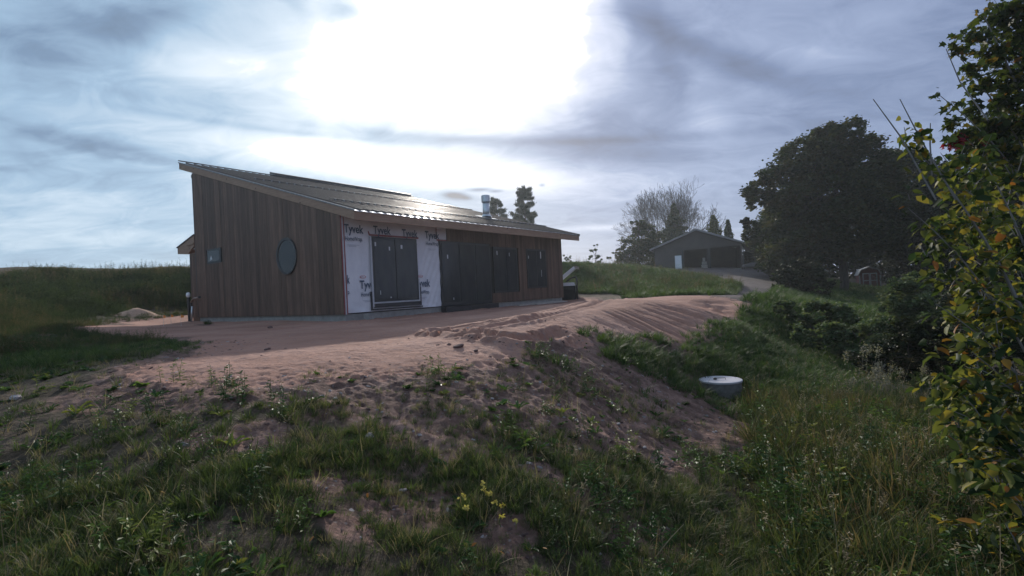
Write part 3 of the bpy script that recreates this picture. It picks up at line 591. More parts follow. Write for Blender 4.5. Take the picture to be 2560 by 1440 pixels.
# low wing on the north side
MB().box((.03, W + .03, -.6), (4, 9.95, 2.55)).build('wing_wall', siding, house)
for q in range(4):
    MB().box((.006, W + .04 + q * .15, 0), (.028, W + .185 + q * .15, 2.5)).build('siding_board', siding, house)
MB().prism([(W + .035, 3.20), (10.92, 2.84), (10.92, 2.60), (9.97, 2.52), (W + .035, 2.80)], 0, -.05, 0.004).build('wing_fascia', MATS['knotty_fir'], house)
MB().prism([(W + .035, 3.255), (10.98, 2.885), (10.98, 2.845), (W + .035, 3.205)], 0, -.07, 4.2).build('wing_roof', roofm, house)
MB().box((.01, 10.88, 2.60), (4.1, 10.92, 2.83)).build('wing_eave_fascia', MATS['knotty_fir'], house)
MB().box((-.09, W + .04, 2.86), (-.055, 9.95, 2.90)).build('wing_bracket', fir, house)

M_H = Matrix.Translation(HB) @ Matrix.Rotation(HROT, 4, 'Z')
def hw(a, b, z): return M_H @ Vector((a, b, z))
# bent pipes and capped pipe at the corner
def on_house(name, loc, label, cat, group=None): p = hw(*loc); return empty(name, p, HROT, label, cat, group)
e = on_house('bent_pipe', (-.28, 9.2, -.18), 'bare bent metal pipe rising from the sand at the left corner of the house', 'pipe')
MB().tube([(0, .16, -.2), (0, .10, .3), (0, .02, .62)], .035, 8).build('riser_pipe', galv, e, True)
MB().tube([(0, .08, .78), (0, -.02, .86), (0, -.18, .92), (0, -.45, .93), (0, -.62, .95)], .04, 8).build('elbow', copper, e, True)
MB().tube([(0, .13, -.2), (0, .13, .70), (0, .08, .78)], .03, 8).build('conduit', darkmetal, e, True)
MB().tube([(0, -.62, .95), (0, -.66, .955)], .052, 8).build('end_fitting', darkmetal, e)
e = on_house('capped_pipe', (-.15, 9.85, -.18), 'upright dark pipe with a round white cap beside the house corner', 'pipe')
MB().tube([(0, 0, -.2), (0, 0, .98)], .05, 10).build('pipe', darkmetal, e)
MB().lathe([(.02, .98), (.07, 1.0), (.085, 1.08), (.06, 1.16), (.01, 1.18)], 12).build('cap', white, e, True)
# planks beside the wall
for q, (ax, by_, ln, rz, dz, lab) in enumerate(((7.5, -.62, 3.3, .02, .0, 'longest grey plank lying on the sand in front of the house'), (8.1, -.38, 3.1, -.015, .015, 'grey plank lying closest to the house wall'), (8.4, -.85, 2.6, .05, .0, 'grey plank farthest from the wall, on bare sand'))):
    p = hw(ax, by_, 0); q_ = hw(ax + ln, by_, 0); zz = max(G(p.x, p.y), G(q_.x, q_.y), G((p.x + q_.x) / 2, (p.y + q_.y) / 2)) + .01 + dz
    o = MB().box((0, -.07, 0), (ln, .07, .045)).build('plank', plank_m); o.location = (p.x, p.y, zz); o.rotation_euler = (0, -math.atan2(G(q_.x, q_.y) - G(p.x, p.y), ln) * .0, HROT + rz); props(o, lab, 'plank', 'planks by the wall')
p = hw(.55, -.35, 0); o = MB().box((-.12, -.1, 0), (.12, .1, .17)).build('concrete_block', concrete, bevel=.01); o.location = (p.x, p.y, G(p.x, p.y) - .02); o.rotation_euler = (0, 0, HROT + .3); props(o, 'small pale concrete block on the sand below the house wrap', 'block')

# hot tub at the far corner
hx, hy = (2.757, 26.0); hz = G(hx, hy)
e = empty('hot_tub', (hx, hy, hz), R(-8), 'dark square tub with pale rim and white ribbed cover propped open beyond the house', 'hot tub')
MB().box((-1.3, -.8, -.3), (.42, .8, .58)).build('cabinet', black_m, e, bevel=.02)
mb = MB()
for q in range(3): mb.box((-1.33 - q * .0, -.83, .585 + q * .055), (.40 - .02 * q, .83, .632 + q * .055))
mb.build('rim', whiteP, e, bevel=.01)
cv = MB()
for q in range(6):
    y0 = -.8 + q * .267
    cv.prism([(-.62, .78), (.38, 1.52), (.46, 1.42), (-.50, .70)], 1, y0, y0 + .235)
cv.build('cover', whiteP, e)
MB().prism([(.39, 1.53), (.62, 1.49), (.64, 1.40), (.47, 1.42)], 1, -.8, .8).build('cover_edge', plank_m, e)
MB().tube([(.50, -.82, -.2), (.50, -.82, .9), (.46, -.82, 1.02), (.25, -.82, .95), (.0, -.82, .80)], .045, 8).build('cover_lifter', darkmetal, e, True)

# ------------------------------------------------------------------ concrete riser with lid
rx, ry = (3.407, 8.707); rz_ = -1.203
e = empty('septic_riser', (rx, ry, rz_), 0, 'grey concrete septic riser with round pale lid sunk in the grassy slope', 'septic riser')
MB().lathe([(.315, -.9), (.315, -.17)], 40).build('lower_ring', riserm, e)
MB().lathe([(.325, -.168), (.325, -.035)], 40).build('upper_ring', riserm, e)
MB().lathe([(.30, -.033), (.34, -.030), (.343, -.006), (.335, .0), (.30, .002)], 48).build('lid', lidm, e)
MB().tube([(-.11, -.02, .004), (-.11, -.02, .03), (.06, -.06, .03), (.06, -.06, .004)], .006, 6).build('handle', darkmetal, e)
MB().lathe([(.03, .008), (.028, .03), (.01, .04)], 10, (-.10, -.03, 0)).build('lid_knob', darkmetal, e)

# marker flags
for q, ((fx, fy), lab) in enumerate(zip([(-11.439, 17.002), (-12.175, 18.502), (-10.543, 16.502)], ('orange marker flag farthest left on the sand strip by the bank', 'middle orange marker flag, standing tallest and farthest back', 'orange marker flag nearest the corner of the house'))):
    e = empty('marker_flag', (fx, fy, G(fx, fy)), R(10 * q), lab, 'flag', 'orange marker flags')
    MB().tube([(0, 0, -.1), (0, 0, .36)], .004, 5).build('wire', galv, e)
    MB().prism([(0, .26), (.09, .27), (.08, .33), (.01, .36)], 1, -.003, .003).build('flag', orange, e)
# heap of sand at the foot of the bank
hx, hy = (-15.502, 21.501)
mb = MB(); n = 18
vs = [(0, 0, .27)]; fs = []
for rr in range(1, 7):
    for k in range(n):
        th = 6.2832 * k / n; r_ = rr * .15 * (1 + .15 * math.sin(3 * th + 1)); qx, qy = r_ * 1.35 * math.cos(th), r_ * math.sin(th); vs.append((qx, qy, G(hx + qx, hy + qy) - G(hx, hy) + .27 * math.exp(-(rr / 2.8) ** 2) - .03 - (.2 if rr == 6 else 0) + .03 * random.random()))
for k in range(n): fs.append((0, 1 + k, 1 + (k + 1) % n))
for rr in range(5):
    for k in range(n): i0 = 1 + rr * n; fs.append((i0 + k, i0 + n + k, i0 + n + (k + 1) % n, i0 + (k + 1) % n))
o = mb.add(vs, fs).build('sand_heap', sandpile, None, True); o.location = (hx, hy, G(hx, hy) + .02); props(o, 'low orange-brown heap of sand at the foot of the weedy bank', 'sand heap')

# ------------------------------------------------------------------ garage on the rise
GX, GY, GZ = (19.067, 53.095, 1.556); GW = 8.44
gar = empty('garage', (GX, GY, GZ), -0.3629, 'dark low-gabled garage with two open bays on top of the rise', 'garage')
hw2 = GW / 2; eh, rh = 2.45, 4.05; D = 9.0
def gtop(x): return eh + (rh - eh) * (1 - abs(x) / hw2)
mb = MB(); bays = [(-1.35, .95, 2.15), (1.25, 4.25, 2.2)]; dr = (-2.15, -1.5, 1.75)
cuts = sorted(set([-hw2, hw2, 0, -1.35, .95, 1.25, 4.25]))
for x0, x1 in zip(cuts, cuts[1:]):
    z0 = -.5
    for bb in bays:
        if x0 >= bb[0] - 1e-6 and x1 <= bb[1] + 1e-6: z0 = bb[2]
    mb.prism([(x0, z0), (x1, z0), (x1, gtop(x1)), (x0, gtop(x0))], 1, 0, .15)
mb.build('front_wall', garage_m, gar)
MB().box((-hw2, .151, -.5), (-hw2 + .15, D, eh)).build('side_wall', garage_m, gar); MB().box((hw2 - .15, .151, -.5), (hw2, D, eh)).build('side_wall', garage_m, gar)
MB().prism([(-hw2, -.5), (hw2, -.5), (hw2, eh), (0, rh), (-hw2, eh)], 1, D, D + .15).build('back_wall', garage_m, gar)
MB().box((-hw2 + .16, .16, -.3), (hw2 - .16, D - .01, -.02)).build('floor_slab', concrete, gar)
for s_, ov in ((-1, .45), (1, 1.15)):
    x1 = s_ * (hw2 + ov); zz = gtop(hw2) - (rh - eh) / hw2 * ov
    MB().prism([(0, rh + .04), (x1, zz + .04), (x1, zz + .16), (0, rh + .16)], 1, -.35, D + .3).build('roof', shingle, gar)
    MB().prism([(0, rh + .0), (x1, zz + .0), (x1, zz + .18), (0, rh + .18)], 1, -.38, -.352).build('fascia', shingle, gar)
for bb in bays:
    MB().box((bb[0] - .1, -.03, -.2), (bb[0] - .003, .155, bb[2])).build('door_jamb', frame_m, gar); MB().box((bb[1] + .003, -.03, -.2), (bb[1] + .1, .155, bb[2])).build('door_jamb', frame_m, gar)
dd = MB().box((-2.2, -.05, -.12), (-1.55, -.003, 1.62)).build('white_door', white, gar)
MB().box((-2.12, -.06, .78), (-1.63, -.053, 1.54)).build('pane', whiteP, dd); MB().box((-2.12, -.06, -.02), (-1.63, -.053, .62)).build('panel', whiteP, dd)
for k in range(15):
    z0 = .1 + k * .15
# things standing in the left bay
e = gar.matrix_world
def gp(x, y, z): return Matrix.Translation((GX, GY, GZ)) @ Matrix.Rotation(-0.3629, 4, 'Z') @ Vector((x, y, z))
o = MB().box((-.25, -.2, 0), (.25, .2, .62)).box((-.2, -.17, .66), (.22, .15, .95)).box((-.12, -.12, .98), (.08, .1, 1.35)).build('stacked_boxes', plank_m); o.location = gp(.62, .55, -.1); props(o, 'small stack of pale boxes just inside the left garage bay', 'boxes')
mb = MB(); n = 14
for i in range(n + 1):
    x = -1.3 + 2.6 * i / n; s_ = math.sqrt(max(0, 1 - (x / 1.35) ** 2)) 
    mb.v += [(x, .5 * math.cos(th) * s_, .05 + .42 * s_ * math.sin(th)) for th in np.linspace(0, math.pi, 7)]
mb.f = [(i * 7 + k, (i + 1) * 7 + k, (i + 1) * 7 + k + 1, i * 7 + k + 1) for i in range(n) for k in range(6)]
o = mb.build('rowing_boat', garage_m, None, True); o.location = gp(hw2 + .9, -.6, -.05); o.rotation_euler = (0, 0, .25); props(o, 'upturned dark boat hull lying against the right side of the garage', 'boat')

# garden shed under the trees
sx_, sy_ = (33.043, 48.006); sz = G(sx_, sy_)
sh = empty('garden_shed', (sx_, sy_, sz), -0.436, 'little dark red barn-roofed garden shed with pale trim under the trees', 'shed')
prof = [(-.85, -.3), (.85, -.3), (.85, 1.25), (.62, 1.66), (0, 1.92), (-.62, 1.66), (-.85, 1.25)]
MB().prism(prof, 1, 0, 1.8).build('wall', barnred, sh)
rp = [(.93, 1.22), (.66, 1.70), (0, 1.97), (-.66, 1.70), (-.93, 1.22), (-.93, 1.28), (-.68, 1.77), (0, 2.04), (.68, 1.77), (.93, 1.28)]
MB().prism(rp, 1, -.12, 1.9).build('roof', shingle, sh)
for q in (-1, 1):
    MB().box((min(q * .84, q * .76), -.03, 0), (max(q * .84, q * .76), -.003, 1.22)).build('corner_trim', trimw, sh)
    dd = MB().box((min(q * .02, q * .56), -.03, .06), (max(q * .02, q * .56), -.003, 1.42)).build('door', barnred, sh)
    for (x0, z0, x1, z1) in ((.02, .06, .08, 1.42), (.50, .06, .56, 1.42), (.082, 1.34, .498, 1.42), (.082, .70, .498, .77), (.082, .06, .498, .12)):
        MB().box((min(q * x0, q * x1), -.05, z0), (max(q * x0, q * x1), -.0305, z1)).build('door_trim', trimw, dd)

# ------------------------------------------------------------------ (vegetation follows)
# ------------------------------------------------------------------ trees
def limb(mb, p0, p1, r0, r1, n=5, wob=.06):
    p0, p1 = Vector(p0), Vector(p1); ln = (p1 - p0).length; pts = []; rs = []
    for i in range(n + 1):
        f = i / n; q = p0.lerp(p1, f)
        if 0 < i < n: q = q + Vector((random.gauss(0, wob), random.gauss(0, wob), random.gauss(0, wob) + .10 * math.sin(f * math.pi))) * ln
        pts.append(q); rs.append(r0 + (r1 - r0) * f)
    mb.tube(pts, rs, 6); return pts
def crown_points(lobes, n, shell=.45):
    """points through the volume of overlapping lobes, gathered into clumps; returns points and clump tone"""
    wts = np.array([l[3] ** 2.2 for l in lobes]); wts /= wts.sum()
    P = []; T = []
    ncl = max(12, n // 85)
    li = rng.choice(len(lobes), ncl, p=wts)
    for k in li:
        cx, cy, cz, r_ = lobes[k]
        d = rng.normal(size=3); d /= np.linalg.norm(d); rr = r_ * (shell + (1 - shell) * rng.random() ** .5) * rng.uniform(.88, 1.08)
        c_ = np.array([cx, cy, cz]) + d * rr * np.array([1, 1, .95]); s_ = r_ * rng.uniform(.07, .17)
        m_ = n // ncl; P.append(c_ + rng.normal(0, 1, (m_, 3)) * s_ * np.array([1, 1, .7])); T.append(np.clip(rng.normal(.5, .2) + rng.normal(0, .12, m_), 0, 1))
    return np.concatenate(P), np.concatenate(T)
def leaf_cloud(name, P, T, size, mat, parent=None, tmpl=QUAD, droop=.2, tilt=1.):
    n = len(P); V_, F_ = stamp(tmpl[0], tmpl[1], P, rand_rot(n, droop, tilt), size * rng.uniform(.6, 1.4, n))
    return link(name, np_mesh(name, V_, F_, mat, np.repeat(T, len(tmpl[1]))), parent)
def leafy_tree(name, base, lobes, n, size, mat, label, group=None, tr_=.3, cat='tree', split=.35):
    bx, by_, bz = base; e = empty(name, base, 0, label, cat, group); b0 = Vector(base)
    rel = [(l[0] - bx, l[1] - by_, l[2] - bz, l[3]) for l in lobes]
    mb = MB(); top = max(rel, key=lambda l: l[2] + l[3]); fork = Vector((top[0] * split, top[1] * split, top[2] * split))
    limb(mb, (0, 0, -.4), fork, tr_, tr_ * .72, 5, .015); limb(mb, fork, (top[0], top[1], top[2]), tr_ * .7, tr_ * .15, 6, .03)
    for l in rel:
        st = fork.lerp(Vector(top[:3]), random.uniform(0, .5)); pts = limb(mb, st, l[:3], tr_ * .4, tr_ * .07, 5, .05)
        for _ in range(3):
            d = Vector(rng.normal(size=3)).normalized() * l[3] * .85; limb(mb, pts[3], Vector(l[:3]) + d, tr_ * .12, .01, 3, .05)
    mb.build('trunk', bark, e)
    P, T = crown_points(rel, n); leaf_cloud('crown', P, T, size, mat, e)
    return e
for t in [{'name': 'maple_tree', 'base': (24.173, 38.005, -0.795), 'lobes': [[24.324, 37.989, 9.806, 2.046], [21.812, 38.056, 8.628, 2.046], [19.506, 36.91, 6.755, 1.812], [18.56, 38.236, 6.473, 1.169], [26.925, 39.131, 8.334, 2.192], [24.059, 38.546, 6.554, 3.215], [22.121, 39.538, 4.399, 2.631], [24.94, 36.962, 3.931, 2.923], [20.522, 38.195, 2.099, 1.929], [23.261, 39.035, 2.774, 2.046], [27.856, 38.883, 6.429, 2.046], [25.169, 37.226, 10.414, 1.052], [23.495, 38.241, 10.655, 1.052], [18.031, 38.025, 6.695, 0.702]], 'n': 90000, 'size': 0.24, 'mat': 'leaf_dark', 'label': 'largest dark broad-crowned tree rising highest at the wood edge', 'tr': 0.32, 'group': 'trees at the wood edge'}, {'name': 'maple_tree', 'base': (21.969, 43.004, 0.329), 'lobes': [[21.284, 43.061, 3.694, 1.389], [20.062, 42.867, 4.264, 0.86], [22.256, 43.656, 1.888, 1.455], [22.98, 43.495, 4.525, 1.985], [21.013, 42.798, 2.23, 0.662], [23.993, 43.608, 3.48, 1.985], [19.632, 42.703, 5.057, 0.463]], 'n': 40000, 'size': 0.24, 'mat': 'leaf_dark', 'label': 'dark tree leaning left over the garage end, foliage almost to the ground', 'tr': 0.25, 'group': 'trees at the wood edge'}, {'name': 'maple_tree', 'base': (34.054, 45.007, -1.355), 'lobes': [[34.772, 45.943, 9.193, 2.285], [37.365, 46.615, 7.959, 2.423], [32.821, 43.204, 4.668, 3.462], [36.085, 43.643, 2.884, 3.808], [35.723, 45.875, 1.35, 2.769], [32.419, 44.811, 10.089, 1.315], [38.262, 44.763, 7.026, 2.077], [33.596, 45.199, 10.652, 0.762]], 'n': 60000, 'size': 0.26, 'mat': 'leaf_deep', 'label': 'dark tree just right of the largest one, bare twigs poking from its top', 'tr': 0.3, 'group': 'trees at the wood edge'}, {'name': 'maple_tree', 'base': (31.346, 34.006, -1.826), 'lobes': [[30.639, 34.287, 5.687, 2.354], [29.412, 31.477, 2.04, 3.662], [28.922, 32.965, 0.176, 2.354], [33.413, 33.673, 4.65, 3.923], [38.168, 36.478, -0.159, 3.923], [33.406, 34.521, 8.792, 2.354]], 'n': 60000, 'size': 0.24, 'mat': 'leaf_deep', 'label': 'deep shadowed tree behind the yellowing shrub on the right', 'tr': 0.3, 'group': 'trees at the wood edge'}, {'name': 'maple_tree', 'base': (28.765, 26.006, -2.154), 'lobes': [[30.285, 27.535, 3.739, 4.0], [26.884, 25.314, 7.428, 2.4], [30.047, 26.411, -0.515, 4.0], [25.016, 24.592, 0.835, 2.2]], 'n': 40000, 'size': 0.2, 'mat': 'leaf_deep', 'label': 'dark tree at the right edge of the view', 'tr': 0.3, 'group': 'trees at the wood edge'}, {'name': 'bush_tree', 'base': (14.259, 58.002, 1.862), 'lobes': [[13.671, 57.395, 4.437, 1.517], [14.97, 57.893, 5.752, 1.517], [13.281, 57.955, 2.939, 1.517], [15.586, 58.123, 3.506, 1.785], [14.353, 57.87, 6.895, 0.892], [16.381, 58.327, 4.828, 1.338], [17.049, 57.784, 3.411, 1.338], [12.634, 57.896, 3.637, 0.803]], 'n': 22000, 'size': 0.22, 'mat': 'leaf_dark', 'label': 'leafy dull green tree left of the garage', 'tr': 0.14}, {'name': 'small_tree', 'base': (9.68, 60.001, 1.739), 'lobes': [[9.715, 59.855, 4.141, 0.692], [10.174, 59.988, 3.665, 0.646], [9.379, 59.957, 3.564, 0.554], [9.889, 60.113, 4.938, 0.369], [10.431, 60.005, 3.191, 0.415]], 'n': 1500, 'size': 0.2, 'mat': 'leaf_bush', 'label': 'small rounded tree on the skyline, second from the house', 'tr': 0.06}, {'name': 'small_tree', 'base': (6.573, 62.001, 1.876), 'lobes': [[6.771, 62.108, 4.109, 0.429], [6.563, 62.128, 3.737, 0.334], [7.0, 61.839, 3.556, 0.334]], 'n': 500, 'size': 0.2, 'mat': 'leaf_bush', 'label': 'tiny tree on the skyline nearest the house corner', 'tr': 0.05}, {'name': 'small_tree', 'base': (11.893, 60.002, 1.743), 'lobes': [[12.052, 59.825, 3.977, 0.554], [11.554, 59.769, 3.445, 0.462], [12.559, 60.092, 3.785, 0.554], [12.321, 59.78, 3.086, 0.462]], 'n': 650, 'size': 0.2, 'mat': 'leaf_autumn', 'label': 'sparse little tree on the skyline beside the autumn tree', 'tr': 0.05}, {'name': 'small_tree', 'base': (20.79, 66.004, 1.699), 'lobes': [[21.227, 66.08, 7.824, 1.32], [20.479, 65.641, 5.781, 1.726], [21.172, 64.832, 4.669, 2.031], [18.778, 65.343, 3.822, 1.523], [22.174, 65.321, 6.421, 1.015]], 'n': 9000, 'size': 0.25, 'mat': 'leaf_dark', 'label': 'dark bushy tree standing in front of the leafless tree', 'tr': 0.12}, {'name': 'shrub', 'base': (16.447, 29.768, -0.579), 'lobes': [[16.239, 29.707, 0.462, 0.962], [17.103, 29.459, 0.072, 0.916], [15.506, 29.665, -0.006, 0.641]], 'n': 9000, 'size': 0.17, 'mat': 'leaf_deep', 'label': 'dark rounded bush under the left edge of the big tree', 'tr': 0.035, 'cat': 'shrub', 'split': 0.2}, {'name': 'shrub', 'base': (8.486, 14.458, -1.183), 'lobes': [[8.535, 14.498, -0.687, 0.467], [8.94, 14.264, -0.805, 0.445], [7.819, 14.319, -0.753, 0.333], [7.449, 14.314, -0.403, 0.267]], 'n': 9000, 'size': 0.09, 'mat': 'leaf_bush', 'label': 'grey-green bush in the hollow below the big trunk', 'tr': 0.035, 'cat': 'shrub', 'split': 0.2}, {'name': 'shrub', 'base': (11.469, 15.317, -1.226), 'lobes': [[11.414, 15.028, -0.335, 0.589], [11.767, 15.072, -0.875, 0.589], [11.17, 15.365, -0.86, 0.518], [11.845, 15.33, 0.111, 0.306], [11.52, 15.381, -0.05, 0.236]], 'n': 14000, 'size': 0.085, 'mat': 'leaf_bush', 'label': 'pale-leaved young bush standing up in the hollow', 'tr': 0.035, 'cat': 'shrub', 'split': 0.2}, {'name': 'shrub', 'base': (7.818, 12.405, -1.645), 'lobes': [[7.566, 12.416, -1.108, 0.439], [8.045, 12.14, -1.199, 0.477], [6.879, 12.287, -0.967, 0.305], [8.702, 12.527, -0.982, 0.381]], 'n': 12000, 'size': 0.07, 'mat': 'leaf_bush', 'label': 'low bush spreading along the ditch', 'tr': 0.035, 'cat': 'shrub', 'split': 0.2}, {'name': 'shrub', 'base': (7.197, 9.786, -1.666), 'lobes': [[7.154, 9.792, -1.137, 0.421], [7.792, 9.828, -1.022, 0.526], [6.591, 9.64, -1.239, 0.256], [7.441, 9.646, -0.688, 0.346]], 'n': 15000, 'size': 0.065, 'mat': 'leaf_deep', 'label': 'dark bush in the shaded ditch behind the fluffy weeds', 'tr': 0.035, 'cat': 'shrub', 'split': 0.2}, {'name': 'shrub', 'base': (8.923, 10.121, -1.734), 'lobes': [[8.513, 9.767, -0.675, 0.7], [9.118, 9.963, -1.18, 0.778], [9.776, 10.45, -0.305, 0.778], [8.139, 9.898, -1.276, 0.467]], 'n': 16000, 'size': 0.07, 'mat': 'leaf_deep', 'label': 'dense dark bush behind the yellowing shrub', 'tr': 0.035, 'cat': 'shrub', 'split': 0.2}, {'name': 'shrub', 'base': (25.929, 31.608, -1.67), 'lobes': [[26.22, 32.475, -0.207, 1.458], [27.921, 32.453, -0.792, 1.702], [23.534, 31.228, -0.099, 0.875], [27.536, 30.611, -0.309, 1.702]], 'n': 9000, 'size': 0.15, 'mat': 'leaf_deep', 'label': 'dark thicket behind the garden shed', 'tr': 0.035, 'cat': 'shrub', 'split': 0.2}, {'name': 'shrub', 'base': (22.614, 43.852, 0.362), 'lobes': [[22.985, 44.417, 1.896, 1.012], [21.937, 43.764, 1.169, 0.675], [23.666, 43.263, 0.796, 1.012]], 'n': 4000, 'size': 0.2, 'mat': 'leaf_autumn', 'label': 'brownish bush right of the garage', 'tr': 0.035, 'cat': 'shrub', 'split': 0.2}, {'name': 'maple_tree', 'base': (43.823, 62.008, -0.521), 'lobes': [[40.195, 59.712, 4.232, 3.338], [46.469, 62.534, 5.157, 3.815], [43.102, 61.41, 1.886, 2.862], [40.84, 63.055, 1.608, 2.385], [45.48, 62.217, -0.102, 1.908], [42.635, 62.269, -0.2, 1.431]], 'n': 16000, 'size': 0.38, 'mat': 'leaf_deep', 'label': 'far dark tree filling the gap right of the big trunk', 'tr': 0.3, 'group': 'trees at the wood edge'}, {'name': 'maple_tree', 'base': (50.707, 60.01, -0.863), 'lobes': [[48.523, 59.296, 2.865, 3.692], [53.288, 59.99, 3.61, 4.154], [55.423, 59.701, 5.317, 5.077], [51.629, 60.983, 0.029, 2.769], [47.156, 60.09, -0.243, 2.308]], 'n': 16000, 'size': 0.38, 'mat': 'leaf_deep', 'label': 'far dark tree behind the garden shed, right of it', 'tr': 0.3, 'group': 'trees at the wood edge'}, {'name': 'maple_tree', 'base': (29.272, 60.005, 1.142), 'lobes': [[27.306, 59.688, 2.476, 0.831], [27.69, 60.232, 3.323, 0.646], [28.813, 60.094, 2.98, 1.2], [29.937, 60.057, 2.691, 1.385], [28.422, 60.345, 2.086, 0.738], [31.24, 60.324, 2.875, 1.385]], 'n': 16000, 'size': 0.38, 'mat': 'leaf_deep', 'label': 'far dark tree low behind the right end of the garage', 'tr': 0.3, 'group': 'trees at the wood edge'}, {'name': 'maple_tree', 'base': (34.573, 60.007, 0.273), 'lobes': [[32.333, 58.979, 2.278, 2.769], [36.493, 61.198, 4.559, 3.231], [31.074, 60.14, 1.481, 1.662], [36.069, 60.075, 0.306, 1.569], [37.562, 60.661, -0.22, 1.385], [34.347, 60.336, -0.067, 1.385]], 'n': 16000, 'size': 0.38, 'mat': 'leaf_deep', 'label': 'far dark tree seen low behind the big crown', 'tr': 0.3, 'group': 'trees at the wood edge'}]:
    leafy_tree(t['name'], t['base'], t['lobes'], t['n'], t['size'], globals()[t['mat']], t['label'], t.get('group'), t['tr'], t.get('cat', 'tree'), t.get('split', .35))

def pine(base, h, wd, label, group=None, mat=leaf_pine, n=26):
    e = empty('pine_tree', base, 0, label, 'tree', group); mb = MB(); limb(mb, (0, 0, -.3), (0, 0, h * .97), h * .02, .02, 6, .004)
    P = []; T = []; z = h * .22
    while z < h * .99:
        f = 1 - (z / h); ln = wd * (.16 + 1.0 * f ** .75) * (1 if f < .75 else .9)
        for k in range(random.randint(3, 5)):
            th = random.uniform(0, 6.28); l_ = ln * random.uniform(.55, 1.15); up = random.uniform(.15, .5)
            tip = Vector((math.cos(th) * l_, math.sin(th) * l_, z + l_ * up)); p0 = Vector((0, 0, z)); limb(mb, p0, tip, .05, .012, 3, .03)
            for q in range(int(5 + l_ * 5)):
                g_ = random.uniform(.35, 1.02); c_ = p0.lerp(tip, g_); tone = min(1, max(0, random.gauss(.5, .2)))
                m_ = n; ax = rng.normal(0, 1, (m_, 3)) * np.array([.13, .13, .12]) * (h / 12) + np.array([math.cos(th) * .1, math.sin(th) * .1, .08]) * rng.random((m_, 1)) * (h / 12) * 2
                P.append(np.array(c_) + ax); T.append(np.clip(tone + rng.normal(0, .1, m_), 0, 1))
        z += h * random.uniform(.028, .045)
    mb.build('trunk', bark, e); P = np.concatenate(P); T = np.concatenate(T)
    n_ = len(P); rr = rand_rot(n_, -1.1, .8); V_, F_ = stamp(np.array([(-.5, 0, 0), (0, -.09, 0), (.5, 0, .1), (0, .09, 0)]), QUAD[1], P, rr, .46 * (h / 12) * rng.uniform(.6, 1.3, n_))
    link('crown', np_mesh('crown', V_, F_, mat, T), e)
    return e
for (bs, h, wd, lab) in [((1.936, 60.0, 2.658), 9.47, 2.4, 'taller pine showing over the roof, right of the chimney'), ((-1.334, 61.999, 2.927), 8.57, 2.0, 'shorter pine half hidden behind the metal chimney')]: pine(bs, h, wd, lab, 'pines behind the roof')
def conifer(base, h, wd, label, mat, group=None):
    e = empty('conifer', base, 0, label, 'tree', group); mb = MB(); limb(mb, (0, 0, -.3), (0, 0, h * .95), h * .02, .02, 4, .004); mb.build('trunk', bark, e)
    n = 5200; z = rng.random(n) ** 1.2; th = rng.uniform(0, 6.28, n); r_ = wd * (1 - z) ** .8 * (.45 + .55 * rng.random(n) ** .5) * (1 + .35 * np.sin(th * 3 + z * 31) + .25 * np.sin(th * 7 + z * 57)) + .08
    P = np.stack([r_ * np.cos(th), r_ * np.sin(th), h * (.05 + .97 * z)], 1); leaf_cloud('crown', P, np.clip(rng.normal(.5, .22, n), 0, 1), h * .035, mat, e, droop=.4)
    return e
for (bs, h, wd, lab, mt) in [((21.681, 68.004, 1.489), 9.04, 1.78, 'slim dark conifer in front of the leafless tree', 'leaf_dark'), ((25.175, 64.005, 1.567), 6.76, 1.77, 'yellowish conifer behind the right slope of the garage roof', 'leaf_yell'), ((27.787, 66.005, 1.044), 6.83, 1.02, 'thin green conifer right of the yellowish one', 'leaf_bush'), ((18.356, 66.003, 1.72), 4.94, 1.52, 'low dark conifer behind the left roof edge of the garage', 'leaf_dark')]: conifer(bs, h, wd, lab, globals()[mt])

def bare_tree(base, h, spread, label, r0=.3, name='bare_tree', depth=6):
    e = empty(name, base, 0, label, 'tree'); mb = MB(); tw = MB()
    def grow(p, d, ln, r, k):
        n = 3; pts = [p]; q = p; dd = d
        for i in range(n):
            dd = (dd + Vector((random.gauss(0, .12), random.gauss(0, .12), random.gauss(.03, .08)))).normalized(); q = q + dd * ln / n; pts.append(q)
        (mb if k < 3 else tw).tube(pts, [max(v_, .016) for v_ in (r, r * .9, r * .8, r * .68)], 5 if k < 3 else 3, False)
        if k >= depth: return
        for c_ in range(3 if k < 5 else 2):
            a_ = dd.orthogonal().normalized(); a_.rotate(Matrix.Rotation(random.uniform(0, 6.28), 3, dd)); sp = random.uniform(.32, .8) if c_ else random.uniform(.05, .3)
            nd = (dd * math.cos(sp) + a_ * math.sin(sp)); nd = (nd + Vector((0, 0, .04))).normalized()
            grow(pts[-1] if c_ < 2 else pts[2], nd, ln * random.uniform(.66, .84), r * (.7 if c_ == 0 else .52), k + 1)
    mb.tube([(0, 0, -.5), (0, .05, h * .1), (0, 0, h * .2)], [r0 * 1.2, r0, r0 * .9], 8)
    for k in range(9):
        th = k * .7 + random.uniform(-.3, .3); ti = (.25, .8, 1.5)[k % 3]
        grow(Vector((0, 0, h * .17)), Vector((math.cos(th) * ti * spread, math.sin(th) * ti * spread, 1)).normalized(), h * .235, r0 * .5, 1)
    mb.build('trunk', darktwig, e); tw.build('twigs', darktwig, e)
    return e
bare_tree((23.473, 76.004, 0.908), 15.05, .98, 'big leafless spreading tree behind the garage', .34, depth=8).scale = (.72, .72, .93)

